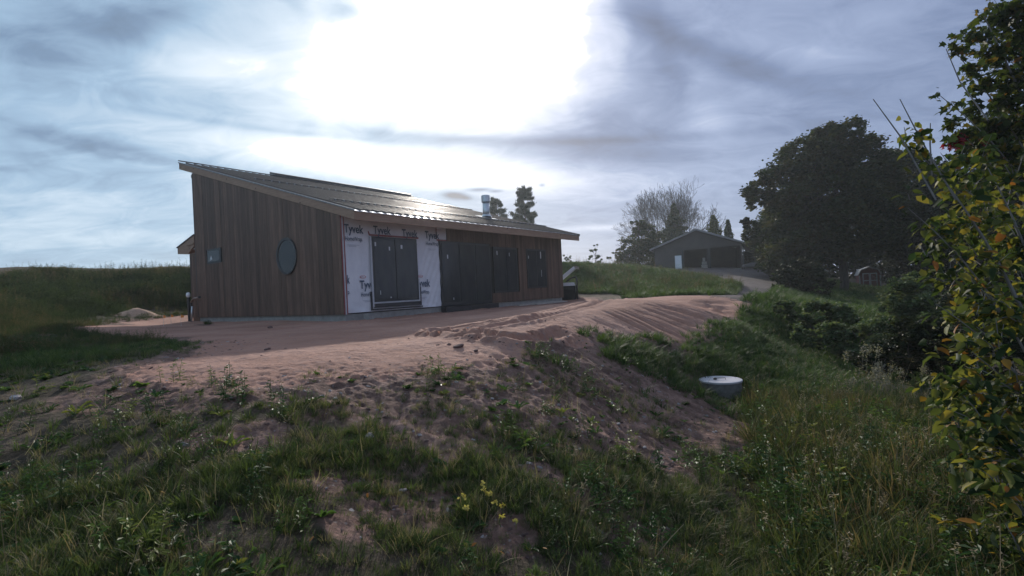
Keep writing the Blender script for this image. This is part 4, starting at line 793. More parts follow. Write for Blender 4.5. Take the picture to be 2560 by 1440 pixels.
# ------------------------------------------------------------------ near branches on the right
def bend(p0, p1, sag, n=7):
    p0, p1 = Vector(p0), Vector(p1); return [p0.lerp(p1, i / n) + Vector((0, 0, sag * math.sin(i / n * math.pi))) for i in range(n + 1)]
def near_bush(name, base, label, cat, stems, leaves, tmpl, matS, matO, size, nsingle, hang=.5, extra=None, bare_=(), group=None, spread=.16, rstem=.02):
    """stems: end points of branches; leaves: [centre, radius, count] clusters near the tips"""
    e = empty(name, base, 0, label, cat, group); b0 = Vector(base); mb = MB()
    for (tp, sag, r_) in stems: 
        tp = Vector(tp) - b0; pts = bend((0, 0, 0), tp, sag); mb.tube(pts, [r_ * (1 - .8 * i / 7) for i in range(8)], 6)
    cs = []; 
    for (c_, rad_, cnt) in leaves:
        c_ = Vector(c_) - b0
        for _ in range(max(1, cnt // 9)):
            d = Vector(rng.normal(size=3)).normalized() * rad_ * random.random() ** .4; tip = c_ + d
            st = c_ + d * .15 + Vector((.04, 0, -.06)); mb.tube([st, st.lerp(tip, .5) + Vector((0, 0, .02)), tip], [.004, .003, .0015], 4, False)
            for j in range(9):
                f = random.uniform(.15, 1.05); cs.append(tuple(st.lerp(tip, f) + Vector(rng.normal(0, 1, 3)) * spread * .3))
    mb.build('branches', greybark, e)
    for (q0, q1, q2) in bare_: MB().tube([Vector(q0) - b0, Vector(q1) - b0, Vector(q2) - b0], [.007, .006, .0035], 6).build('bare_stem', greybark, e)
    P = np.array(cs); n = len(P); rot = rand_rot(n, hang, 1.0); sc_ = size * rng.uniform(.4, 1.35, n); T = np.clip(rng.beta(1.3, 1.6, n), 0, 1)
    cp = np.array(CAM_POS) - np.array(base); dist = np.linalg.norm(P - cp, axis=1); 
    order = np.argsort(-(sc_ / dist)); A_ = order[:nsingle]; B_ = order[nsingle:]
    me = np_mesh('leaf', tmpl[0], tmpl[1], matO)
    for k in A_:
        o = link('leaf', me, e); M4 = Matrix(rot[k].tolist()).to_4x4(); o.matrix_local = Matrix.Translation(P[k]) @ M4 @ Matrix.Diagonal((float(sc_[k]), float(sc_[k]) * random.uniform(.65, 1.1), float(sc_[k]) * random.uniform(.5, 3.), 1))
    if len(B_):
        V_, F_ = stamp(tmpl[0], tmpl[1], P[B_], rot[B_], sc_[B_]); props(link('foliage', np_mesh('foliage', V_, F_, matS, np.repeat(T[B_], len(tmpl[1]))), e), kind='stuff')
    if extra:
        for (c_, rad_, cnt, mt, sz) in extra:
            PP = np.array(Vector(c_) - b0) + rng.normal(0, 1, (cnt, 3)) * rad_ * .5; V_, F_ = stamp(tmpl[0], tmpl[1], PP, rand_rot(cnt, .5), sz * rng.uniform(.7, 1.2, cnt))
            link('crimson_spray', np_mesh('crimson_spray', V_, F_, globals()[mt], rng.random(cnt * len(tmpl[1]))), e)
    return e
for nb in [{'name': 'yellowing_shrub', 'base': (3.993, 3.607, -1.194), 'cat': 'shrub', 'label': 'large yellowing shrub with big oval leaves filling the right foreground', 'leaf': 'LEAF', 'matS': 'leaf_near', 'matO': 'leaf_nearO', 'size': 0.085, 'ns': 300, 'hang': 0.6, 'bare': [((3.209, 3.898, 0.976), (3.115, 4.096, 1.521), (2.989, 4.194, 1.854)), ((3.359, 3.898, 0.968), (3.271, 4.096, 1.497), (3.205, 4.194, 1.843)), ((3.351, 4.097, 1.193), (3.43, 4.196, 1.47), (3.441, 4.195, 1.638)), ((4.651, 4.994, 1.866), (4.576, 5.192, 2.315), (4.453, 5.191, 2.654))], 'stems': [((3.276, 3.897, 1.123), 0.25, 0.022), ((2.996, 3.898, 0.926), 0.3, 0.012), ((3.223, 3.8, 0.548), 0.2, 0.012), ((2.926, 3.601, 0.217), 0.2, 0.012), ((2.808, 3.202, -0.062), 0.1, 0.012), ((3.888, 4.197, 1.253), 0.3, 0.018), ((2.719, 3.203, -0.354), 0.1, 0.01), ((2.717, 3.005, -0.658), 0.05, 0.01)], 'leaves': [((3.274, 4.096, 1.544), 0.095, 18), ((3.326, 4.097, 1.321), 0.114, 18), ((3.65, 4.297, 1.288), 0.198, 45), ((3.941, 4.396, 1.365), 0.237, 54), ((3.071, 3.899, 0.622), 0.09, 18), ((4.057, 4.598, 0.843), 0.389, 150), ((3.925, 4.4, 0.349), 0.372, 150), ((3.792, 4.202, -0.036), 0.323, 130), ((3.346, 3.804, -0.512), 0.263, 110), ((3.315, 3.606, -0.884), 0.305, 140), ((2.817, 3.307, -1.142), 0.152, 45), ((3.093, 3.703, -0.364), 0.142, 45), ((2.958, 3.505, -0.752), 0.135, 36), ((3.257, 3.901, 0.132), 0.12, 36), ((3.245, 3.999, 0.683), 0.105, 27), ((2.829, 3.007, -1.195), 0.185, 72), ((3.334, 3.997, 1.234), 0.105, 27), ((3.48, 3.998, 1.072), 0.185, 54), ((3.29, 3.899, 0.792), 0.18, 54), ((3.626, 3.998, 0.911), 0.246, 90), ((4.048, 4.197, 1.213), 0.258, 72), ((3.89, 3.999, 0.651), 0.277, 130), ((3.398, 3.8, 0.539), 0.205, 81), ((3.2, 3.899, 0.796), 0.135, 27), ((3.157, 3.8, 0.405), 0.132, 45), ((3.296, 3.701, 0.281), 0.199, 72), ((3.449, 3.601, 0.136), 0.222, 120), ((3.117, 3.402, -0.049), 0.183, 72), ((2.994, 3.502, -0.026), 0.097, 27), ((2.885, 3.602, -0.058), 0.061, 14), ((2.824, 3.203, -0.236), 0.172, 81), ((3.044, 3.203, -0.271), 0.222, 130), ((2.77, 3.104, -0.478), 0.191, 81), ((2.858, 3.004, -0.595), 0.208, 110), ((2.747, 3.304, -0.503), 0.127, 36), ((2.621, 2.905, -0.732), 0.156, 54), ((2.788, 2.906, -0.964), 0.201, 81), ((2.661, 3.105, -0.759), 0.119, 27), ((2.972, 3.898, 1.048), 0.06, 9), ((3.206, 4.096, 1.453), 0.107, 18), ((3.192, 4.195, 1.579), 0.084, 9), ((4.524, 4.601, 0.253), 0.46, 160), ((4.532, 4.798, 0.919), 0.443, 150), ((3.957, 4.204, -0.626), 0.388, 160), ((3.66, 3.807, -1.259), 0.351, 140), ((2.923, 3.703, -0.355), 0.085, 18)]}, {'name': 'red_maple', 'base': (10.449, 9.007, -1.27), 'cat': 'tree', 'label': 'tall leaning maple with small dark leaves and a crimson spray at the top right', 'leaf': 'MAPLE', 'matS': 'leaf_maple', 'matO': 'leaf_mapleO', 'size': 0.125, 'ns': 0, 'hang': 0.5, 'stems': [((8.392, 8.982, 4.793), 0.4, 0.05), ((7.877, 8.985, 4.194), 0.6, 0.03), ((7.363, 8.788, 3.417), 0.7, 0.025), ((7.703, 8.791, 2.756), 0.4, 0.03), ((9.187, 9.287, 3.766), 0.3, 0.07)], 'leaves': [((8.672, 8.982, 4.848), 0.415, 180), ((9.001, 8.984, 4.485), 0.554, 270), ((8.237, 8.984, 4.454), 0.235, 72), ((8.5, 8.985, 4.164), 0.346, 144), ((8.897, 8.986, 3.797), 0.554, 270), ((7.953, 8.984, 4.329), 0.166, 36), ((7.856, 8.984, 4.473), 0.097, 14), ((8.04, 8.986, 3.978), 0.18, 45), ((8.268, 8.987, 3.69), 0.249, 90), ((8.6, 8.988, 3.396), 0.388, 180), ((8.925, 8.99, 2.964), 0.485, 216), ((8.178, 8.989, 3.278), 0.208, 54), ((8.438, 8.99, 2.919), 0.318, 117), ((7.361, 8.788, 3.383), 0.095, 14), ((7.488, 8.789, 3.207), 0.122, 27), ((7.611, 8.79, 2.964), 0.135, 36), ((7.77, 8.791, 2.752), 0.176, 63), ((7.96, 8.792, 2.472), 0.244, 90), ((8.552, 8.992, 2.428), 0.415, 180), ((7.529, 8.791, 2.663), 0.095, 18), ((7.684, 8.792, 2.384), 0.176, 36), ((9.305, 8.987, 3.638), 0.831, 400), ((9.229, 8.982, 4.89), 0.554, 280), ((9.242, 9.384, 4.383), 0.795, 260), ((8.837, 9.382, 4.982), 0.434, 110), ((9.098, 9.39, 2.942), 0.723, 260), ((8.406, 9.19, 2.843), 0.425, 180), ((8.953, 8.993, 2.131), 0.692, 300), ((8.673, 9.293, 2.072), 0.501, 220)], 'extra': [((7.612, 8.791, 2.571), 0.12, 70, 'leaf_red', 0.09), ((8.066, 8.791, 2.568), 0.06, 20, 'leaf_red', 0.09)]}]:
    near_bush(nb['name'], nb['base'], nb['label'], nb['cat'], nb['stems'], nb['leaves'], LEAF if nb['leaf'] == 'LEAF' else MAPLE, globals()[nb['matS']], globals()[nb['matO']], nb['size'], nb['ns'], nb.get('hang', .5), nb.get('extra'), nb.get('bare', ()))

# ------------------------------------------------------------------ ground plants, scattered by geometry nodes
def hidden_collection(name, metas):
    c_ = bpy.data.collections.new(name)
    for i, me in enumerate(metas): o = bpy.data.objects.new('%s_%s' % (name, 'abcdefghij'[i]), me); c_.objects.link(o)
    return c_
def blade_mesh(name, n, h, wdt, spread, lean, mat, segs=3, hvar=.4):
    V_ = []; F_ = []
    for _ in range(n):
        th = random.uniform(0, 6.28); r_ = spread * random.random() ** .7; x, y = r_ * math.cos(th), r_ * math.sin(th); hh = h * random.uniform(1 - hvar, 1 + hvar)
        ld = th + random.gauss(0, .7); ln = lean * random.uniform(.3, 1.3); wd = wdt * random.uniform(.6, 1.3); px_, py_ = -math.sin(ld + .5), math.cos(ld + .5); k = len(V_)
        for s_ in range(segs):
            f = s_ / segs; ww = wd * (1 - f * .55); ox = ln * hh * f ** 1.8; zz = hh * (f - .25 * ln * f * f)
            V_ += [(x + math.cos(ld) * ox - px_ * ww, y + math.sin(ld) * ox - py_ * ww, zz), (x + math.cos(ld) * ox + px_ * ww, y + math.sin(ld) * ox + py_ * ww, zz)]
        V_.append((x + math.cos(ld) * ln * hh, y + math.sin(ld) * ln * hh, hh * (1 - .25 * ln)))
        for s_ in range(segs - 1): F_ += [(k + 2 * s_, k + 2 * s_ + 1, k + 2 * s_ + 3), (k + 2 * s_, k + 2 * s_ + 3, k + 2 * s_ + 2)]
        F_.append((k + 2 * segs - 2, k + 2 * segs - 1, k + 2 * segs))
    return np_mesh(name, V_, F_, mat)
def stalk_mesh(name, n, h, mat, head=.0, leaves=8, lsize=.05, top=None, spread=.06):
    mb = MB(); 
    for _ in range(n):
        x, y = random.gauss(0, spread), random.gauss(0, spread); hh = h * random.uniform(.65, 1.15); lx, ly = random.gauss(0, .14) * hh, random.gauss(0, .14) * hh
        P_ = [Vector((x, y, -.02)), Vector((x + lx * .3, y + ly * .3, hh * .5)), Vector((x + lx, y + ly, hh))]; mb.tube(P_, [.0028, .0022, .0012], 3, False)
        for q in range(leaves):
            f = random.uniform(.1, .95); c_ = P_[0].lerp(P_[2], f); th = random.uniform(0, 6.28); d = Vector((math.cos(th), math.sin(th), random.uniform(.0, .6))).normalized() * lsize * random.uniform(.6, 1.3) * (1.2 - .5 * f); s_ = Vector((-d.y, d.x, 0)) * .2
            mb.add([c_, c_ + d * .5 + s_, c_ + d + Vector((0, 0, -.2 * lsize)), c_ + d * .5 - s_], [(0, 1, 2), (0, 2, 3)])
        if head:
            for q in range(14):
                f = random.random(); c_ = P_[2] + Vector((random.gauss(0, .14) * head, random.gauss(0, .14) * head, head * (f - .6))); d = Vector(rng.normal(size=3)).normalized() * head * .13
                mb.add([c_ - d, c_ + Vector((d.y, -d.x, .3 * d.z)), c_ + d], [(0, 1, 2)])
    me = bpy.data.meshes.new(name); me.from_pydata(mb.v, [], mb.f); me.materials.append(mat); me.update(); return me
def rosette_mesh(name, n, ln, mat, up=.5, wd=.28):
    V_ = []; F_ = []
    for i in range(n):
        th = 6.283 * i / n + random.uniform(-.4, .4); u_ = up * random.uniform(.4, 1.4); l_ = ln * random.uniform(.5, 1.2); d = np.array([math.cos(th), math.sin(th), u_]); d /= np.linalg.norm(d); s_ = np.array([-math.sin(th), math.cos(th), 0]) * l_ * wd * .5; k = len(V_)
        up_ = np.array([0, 0, 1.]); V_ += [np.zeros(3), d * l_ * .35 + s_ + up_ * .12 * l_, d * l_ * .75 + s_ * .8 + up_ * .08 * l_, d * l_ - up_ * .15 * l_, d * l_ * .75 - s_ * .8 + up_ * .08 * l_, d * l_ * .35 - s_ + up_ * .12 * l_, d * l_ * .5 + up_ * .05 * l_]
        F_ += [(k, k + 6, k + 1), (k + 1, k + 6, k + 2), (k + 2, k + 6, k + 3), (k + 3, k + 6, k + 4), (k + 4, k + 6, k + 5), (k + 5, k + 6, k)]
    return np_mesh(name, V_, F_, mat)
def scatter(name, coll, P, sc_, nvar, label, tilt=.12, squash=None):
    n = len(P); me = bpy.data.meshes.new(name); me.vertices.add(n); me.vertices.foreach_set('co', np.asarray(P, np.float32).ravel())
    rot = np.stack([rng.normal(0, tilt, n), rng.normal(0, tilt, n), rng.uniform(0, 6.283, n)], 1).astype(np.float32)
    a = me.attributes.new('rot', 'FLOAT_VECTOR', 'POINT'); a.data.foreach_set('vector', rot.ravel())
    a = me.attributes.new('siz', 'FLOAT', 'POINT'); a.data.foreach_set('value', np.asarray(sc_, np.float32))
    a = me.attributes.new('pick', 'INT', 'POINT'); a.data.foreach_set('value', rng.integers(0, nvar, n).astype(np.int32))
    me.update(); o = link(name, me); props(o, label, None, None, 'stuff')
    ng = bpy.data.node_groups.new(name + '_scatter', 'GeometryNodeTree'); ng.interface.new_socket('Geometry', in_out='INPUT', socket_type='NodeSocketGeometry'); ng.interface.new_socket('Geometry', in_out='OUTPUT', socket_type='NodeSocketGeometry')
    N = ng.nodes; gi = N.new('NodeGroupInput'); go = N.new('NodeGroupOutput'); ip = N.new('GeometryNodeInstanceOnPoints'); ci = N.new('GeometryNodeCollectionInfo')
    ci.inputs['Collection'].default_value = coll; ci.inputs['Separate Children'].default_value = True; ci.inputs['Reset Children'].default_value = True; ip.inputs['Pick Instance'].default_value = True
    def na(nm, dt): q = N.new('GeometryNodeInputNamedAttribute'); q.data_type = dt; q.inputs['Name'].default_value = nm; return q.outputs['Attribute']
    er = N.new('FunctionNodeEulerToRotation'); lk = ng.links.new; lk(na('rot', 'FLOAT_VECTOR'), er.inputs[0]); lk(er.outputs[0], ip.inputs['Rotation']); lk(na('siz', 'FLOAT'), ip.inputs['Scale']); lk(na('pick', 'INT'), ip.inputs['Instance Index'])
    lk(gi.outputs[0], ip.inputs['Points']); lk(ci.outputs[0], ip.inputs['Instance']); lk(ip.outputs[0], go.inputs[0])
    md = o.modifiers.new('scatter', 'NODES'); md.node_group = ng
    return o
def sample(n, r0, r1, a0_, a1_):
    r_ = np.sqrt(rng.uniform(r0 * r0, r1 * r1, n)); a_ = np.radians(rng.uniform(a0_, a1_, n)); return r_ * np.sin(a_), r_ * np.cos(a_)
HP = np.array(HOUSEPOLY)
def plant_density(x, y):
    sand, drive, s = masks(x, y); n1 = fbm(x * .8, y * .8, 31); n2 = fbm(x * 2.6, y * 2.6, 33)
    d = np.clip((n1 - .34) * 4.2, .25, 1) * np.clip((n2 - .28) * 3.5, .22, 1)
    d = d * np.clip(1.08 - s * 1.08, 0.10 + .5 * np.clip((fbm(x * 1.3, y * 1.3, 35) - .5) * 5, 0, 1), 1)
    d = np.where(sand > .12, 0.0, d); d = np.where(drive > .1, 0, d)
    d = np.where(sdf(x, y, HOUSEPOLY) > -1.0, 0, d)
    return d, s
def put(n, r0, r1, a0_, a1_, dens=None, thr=None, snk=.01):
    x, y = sample(n, r0, r1, a0_, a1_); d, s = plant_density(x, y)
    if dens is not None: d = dens(x, y, d, s)
    k = rng.random(len(x)) < d; x, y = x[k], y[k]; return np.stack([x, y, height(x, y) - snk], 1), s[k]
tufts = hidden_collection('grass_tuft', [blade_mesh('grass_tuft', 26, h, .0032, sp, le, grass_m) for h, sp, le in ((.09, .06, .6), (.12, .05, .85), (.065, .08, 1.0), (.14, .05, .65), (.10, .09, .9))])
rank = hidden_collection('rank_tuft', [blade_mesh('rank_tuft', 24, h, .004, sp, le, mt_) for h, sp, le, mt_ in ((.15, .08, .9, bankgreen_m), (.19, .07, .8, bank_m), (.13, .10, 1.1, bank_m))])
lush = hidden_collection('lush_tuft', [blade_mesh('lush_tuft', 30, h, .0042, sp, le, lush_m) for h, sp, le in ((.13, .08, .9), (.17, .07, .8), (.11, .10, 1.1))])
thatch = hidden_collection('dry_blade', [blade_mesh('dry_blade', 9, h, .0022, .07, le, dry_m, 3, .5) for h, le in ((.08, 1.3), (.12, .9), (.19, .5))])
stalks = hidden_collection('dry_stalk', [stalk_mesh('dry_stalk', 3, h, dry_m, hd, 3, .03) for h, hd in ((.38, .07), (.5, .09), (.30, .04))])
weeds = hidden_collection('weed', [stalk_mesh('weed', 4, h, weed_m, 0, 16, ls) for h, ls in ((.25, .055), (.34, .06), (.18, .045))] + [rosette_mesh('weed', 11, .12, weed_m, .5), rosette_mesh('weed', 8, .16, weed_m, 1.1, .2)])
clover = hidden_collection('clover', [rosette_mesh('clover', 16, .05, weed_m, .9, .55), rosette_mesh('clover', 20, .065, weed_m, .6, .5)])
bankc = hidden_collection('bank_weed', [stalk_mesh('bank_weed', 9, h, bank_m, hd, 14, .10, spread=.16) for h, hd in ((.55, .10), (.75, .14), (.40, 0))] + [blade_mesh('bank_weed', 40, .45, .006, .2, .5, bank_m)])
A1 = 50
P, s = put(34000, 1.5, 5.0, -A1, A1); scatter('meadow_grass', tufts, P, rng.uniform(.35, .85, len(P)) * (1 - .3 * s) * (.7 + .6 * fbm(P[:, 0] * 1.2, P[:, 1] * 1.2, 81)), 5, 'patchy green meadow grass in the foreground')
P, s = put(20000, 5.0, 11, -A1, A1); scatter('meadow_grass', tufts, P, rng.uniform(.45, .95, len(P)) * (1 - .35 * s), 5, 'patchy green meadow grass in front of the sand')
P, s = put(5500, 1.5, 8, -A1, A1, lambda x, y, d, s: np.clip(d * 1.2, 0, 1)); scatter('dead_grass', thatch, P, rng.uniform(.5, 1.05, len(P)), 3, 'dead straw-coloured grass among the green', .3)
P, s = put(800, 1.6, 7.5, -A1, A1, lambda x, y, d, s: d * np.where(x > .3 * y, 1., .35) * .5); scatter('dry_stalks', stalks, P, rng.uniform(.5, 1.1, len(P)), 3, 'thin dry seed stalks standing in the grass', .2)
P, s = put(6500, 1.5, 8.5, -A1, A1, lambda x, y, d, s: np.clip((fbm(x * 1.4, y * 1.4, 41) - .45) * 4, 0, 1) * d); scatter('broad_weeds', weeds, P, rng.uniform(.45, 1.0, len(P)), 5, 'broad-leaved weeds growing through the grass', .15)
P, s = put(9000, 1.6, 9, -A1, A1, lambda x, y, d, s: np.clip((fbm(x * 1.1, y * 1.1, 43) - .42) * 4, 0, 1) * np.clip(d * 1.2, 0, 1)); scatter('clover', clover, P, rng.uniform(.6, 1.3, len(P)), 2, 'low clover and small round weeds', .2)
# lush slope to the right of the sand
LUSH = [(1.31, 8.04), (1.88, 8.95), (2.75, 10.13), (4.56, 11.76), (6.55, 15.19), (7.48, 17.13), (11.48, 24.14), (15.67, 30.0), (23.93, 38.01), (26.61, 34.01), (17.93, 20.01), (9.76, 12.01), (5.55, 8.01), (4.64, 7.71), (4.18, 8.32), (3.7, 8.65), (2.71, 8.62), (2.0, 8.37)]
def dl(x, y, d, s): return np.clip(sdf(x, y, LUSH) / 2.0 + .35 + (fbm(x * 1.6, y * 1.6, 95) - .5) * 2.2, 0, 1) * np.clip(1.05 - s * .6, 0, 1) * (sdf(x, y, SAND) < -.1) * (sdf(x, y, DRIVE) < .1) * (np.hypot(x - (3.407, 8.707)[0], y - (3.407, 8.707)[1]) > .5)
P, s = put(34000, 6.5, 17, 2, 46, dl); scatter('lush_grass', lush, P, rng.uniform(.5, 1.1, len(P)) * (.65 + .7 * fbm(P[:, 0] * .9, P[:, 1] * .9, 96)), 3, 'long lush green grass on the slope right of the sand')
P, s = put(16000, 17, 34, 10, 46, dl); scatter('lush_grass', lush, P, rng.uniform(1.0, 1.9, len(P)), 3, 'lush grass farther up the slope toward the trees')
P, s = put(5000, 6.5, 20, 4, 46, lambda x, y, d, s: dl(x, y, d, s) * np.clip((fbm(x * .7, y * .7, 91) - .45) * 4, 0, 1)); scatter('slope_weeds', weeds, P, rng.uniform(.6, 1.3, len(P)), 5, 'leafy weeds scattered through the slope grass', .2)
P, s = put(900, 6.5, 20, 4, 46, dl); scatter('slope_stalks', stalks, P, rng.uniform(.5, 1.0, len(P)), 3, 'dry stalks standing in the slope grass', .2)
# right foreground weeds, taller and denser
def dw(x, y, d, s): return np.clip((x - (.42 * y + .1)) * 1.2, 0, 1) * .85
P, s = put(16000, 2.0, 9.5, 14, 52, lambda x, y, d, s: dw(x, y, d, s) * .9); scatter('weedy_grass', rank, P, rng.uniform(.8, 1.9, len(P)), 3, 'long rank grass between the weeds on the right', .3)
P, s = put(9000, 2.0, 9.5, 18, 52, lambda x, y, d, s: dw(x, y, d, s) * np.clip((fbm(x * .9, y * .9, 47) - .36) * 4, .1, 1)); scatter('tall_weeds', weeds, P, rng.uniform(.5, 1.5, len(P)), 5, 'tangled tall weeds under the yellowing shrub', .2)
P, s = put(450, 2.6, 10, 22, 52, dw); scatter('tall_stalks', stalks, P, rng.uniform(.7, 1.25, len(P)), 3, 'dry stalks among the tall weeds on the right', .2)
# weeds on the bank at the left and the meadow rise at the right
def db(x, y, d, s): return np.clip(.35 + (fbm(x * .35, y * .35, 51) - .4) * 3, .15, 1) * (sdf(x, y, SAND) < -.2) * (sdf(x, y, HOUSEPOLY) < -1.2)
bankg = hidden_collection('bank_green', [stalk_mesh('bank_green', 9, h, bankgreen_m, 0, 18, .09, spread=.18) for h in (.45, .6)] + [blade_mesh('bank_green', 60, .38, .006, .25, .6, bankgreen_m)])
P, s = put(26000, 10.5, 37, -56, -22, lambda x, y, d, s: db(x, y, d, s) * (fbm(x * .3 + 5, y * .3, 57) < .53)); scatter('bank_green', bankg, P, rng.uniform(.5, 1.2, len(P)) * (.6 + .9 * fbm(P[:, 0] * .5, P[:, 1] * .5, 58)) * np.clip(-sdf(P[:, 0], P[:, 1], SAND) / 4, .3, 1), 3, 'dark green weeds in drifts over the left bank', .15)
P, s = put(26000, 11.5, 37, -56, -22, lambda x, y, d, s: db(x, y, d, s) * (fbm(x * .3 + 5, y * .3, 57) > .42)); scatter('bank_weeds', bankc, P, rng.uniform(.4, 1.0, len(P)) * (.5 + 1.1 * fbm(P[:, 0] * .5, P[:, 1] * .5, 59)) * np.clip(-sdf(P[:, 0], P[:, 1], SAND) / 4, .3, 1), 4, 'rank green and brown weeds covering the bank on the left', .15)
P, s = put(9000, 9, 20, -56, -30, db); scatter('bank_grass', lush, P, rng.uniform(.5, 1.05, len(P)) * np.clip(-sdf(P[:, 0], P[:, 1], SAND) / 2, .5, 1), 3, 'green grass at the foot of the left bank', .1)
def dh(x, y, d, s): return np.clip(.7 + (fbm(x * .4, y * .4, 53) - .45) * 2, .3, 1) * (sdf(x, y, SAND) < -.1) * (sdf(x, y, DRIVE) < .0) * (sdf(x, y, HOUSEPOLY) < -3.2)
P, s = put(26000, 22, 46, 2, 24, dh); scatter('hill_grass', lush, P, rng.uniform(.9, 1.7, len(P)), 3, 'sunlit green grass on the rise behind the house', .1)
P, s = put(1500, 24, 44, -2, 24, dh); scatter('hill_weeds', bankc, P, rng.uniform(.4, .9, len(P)), 4, 'coarse weeds on the grassy rise', .15)
P, s = put(9000, 28, 60, 24, 48, lambda x, y, d, s: (sdf(x, y, DRIVE) < .2) * .9); scatter('wood_edge_grass', lush, P, rng.uniform(1.0, 2.2, len(P)), 3, 'rough grass at the edge of the trees', .1)

fluffy = hidden_collection('fluffy_weed', [stalk_mesh('fluffy_weed', 5, h, dry_m, 0, 8, .06, spread=.1) for h in (.6, .75)])
heads = []
for h in (.6, .8):
    mb = MB()
    for _ in range(4):
        cx_, cy_, hh = random.gauss(0, .12), random.gauss(0, .12), h * random.uniform(.8, 1.1)
        mb.tube([(cx_ * .4, cy_ * .4, 0), (cx_, cy_, hh)], [.004, .002], 3, False)
        for q in range(46):
            c_ = Vector((cx_ + random.gauss(0, .03), cy_ + random.gauss(0, .03), hh + random.gauss(0, .05))); d = Vector(rng.normal(size=3)).normalized() * .014; s_ = d.orthogonal() * .6
            mb.add([c_ - d, c_ + s_, c_ + d, c_ - s_], [(0, 1, 2), (0, 2, 3)])
    me = bpy.data.meshes.new('fluffy_head'); me.from_pydata(mb.v, [], mb.f); me.materials.append(fluff); me.update(); heads.append(me)
for me in heads: o_ = bpy.data.objects.new('fluffy_weed_head', me); fluffy.objects.link(o_)
x = []; y = []
for (fx, fy, fr) in [(5.33, 8.31, 0.22), (5.33, 7.85, 0.22), (5.59, 7.79, 0.22), (5.74, 7.52, 0.22), (5.78, 7.29, 0.22)]:
    x += list(fx + rng.normal(0, fr, 6)); y += list(fy + rng.normal(0, fr, 6))
x = np.array(x); y = np.array(y); scatter('fluffy_weeds', fluffy, np.stack([x, y, height(x, y)], 1), rng.uniform(.6, 1.05, len(x)), 4, 'weeds with pale fluffy seed heads in front of the dark ditch bush', .15)
# ------------------------------------------------------------------ small things in the foreground
def rock(r_, seed):
    me = bpy.data.meshes.new('stone'); import bmesh
    bm = bmesh.new(); bmesh.ops.create_icosphere(bm, subdivisions=2, radius=r_); rn = random.Random(seed)
    ph = [rn.uniform(0, 6) for _ in range(6)]
    for v in bm.verts:
        n_ = v.co.normalized(); k = 1 + .18 * math.sin(n_.x * 4 + ph[0]) * math.cos(n_.y * 3 + ph[1]) + .12 * math.sin(n_.z * 5 + ph[2]) + .08 * math.sin(n_.x * 9 + n_.y * 8 + ph[3]); v.co = Vector((n_.x * 1.25, n_.y * .85, n_.z * .55)) * r_ * k
    bm.to_mesh(me); bm.free(); return me
pebs = []
for q in range(4):
    me = rock(1.0, 50 + q); me.name = 'crumb'; me.materials.append((clod_m, clod_m, stone_m, clod_m)[q]); pebs.append(me)
pebc = hidden_collection('crumb', pebs)
P, s = put(30000, 1.6, 10.5, -A1, A1, lambda x, y, d, s: np.clip(s * 1.3 - .25, 0, 1) * np.clip(.55 - sdf(x, y, SAND) * .6, .03, 1)); scatter('soil_crumbs', pebc, P, .006 + .022 * rng.random(len(P)) ** 3.5, 4, 'loose crumbs of soil and small stones on the bare ground', .4)
for q, (x, y, r_, mt, nm, lab) in enumerate([(-1.2, 4.19, 0.045, 'stone_m', 'stone', 'pale rounded stone beside the grass in the middle foreground'), (-4.88, 5.07, 0.05, 'stone_m', 'stone', 'stone at the far left in the grass'), (-0.74, 6.86, 0.055, 'clod_m', 'clod', 'largest dark clod on the lit sand, pointed on top'), (-0.51, 6.75, 0.03, 'clod_m', 'clod', 'small dark clod right of the pointed one'), (-0.89, 7.06, 0.025, 'clod_m', 'clod', 'small flat clod left of the pointed one'), (-3.4, 7.16, 0.04, 'clod_m', 'clod', 'dark clod on the lit sand toward the left'), (-6.02, 12.87, 0.07, 'clod_m', 'clod', 'dark lump in the shade below the gable wall'), (0.62, 3.21, 0.03, 'stone_m', 'stone', 'little stone on the bare patch at the bottom'), (-2.26, 22.53, 0.02, 'stone_m', 'stone', 'pale chip of rubble by the threshold'), (-0.81, 3.56, 0.022, 'stone_m', 'stone', 'small stone on bare soil right of centre left'), (-0.26, 5.3, 0.022, 'stone_m', 'stone', 'small light stone on the rubbly slope'), (1.09, 5.69, 0.022, 'stone_m', 'stone', 'small stone on the rubbly slope toward the riser'), (2.45, 6.49, 0.02, 'stone_m', 'stone', 'small stone in front of the riser')]):
    me = rock(r_, q); me.materials.append(globals()[mt]); o = link(nm, me); o.location = (x, y, G(x, y) + r_ * .25); o.rotation_euler = (random.uniform(-.2, .2), random.uniform(-.2, .2), random.uniform(0, 6)); props(o, lab, nm, 'loose stones and clods')
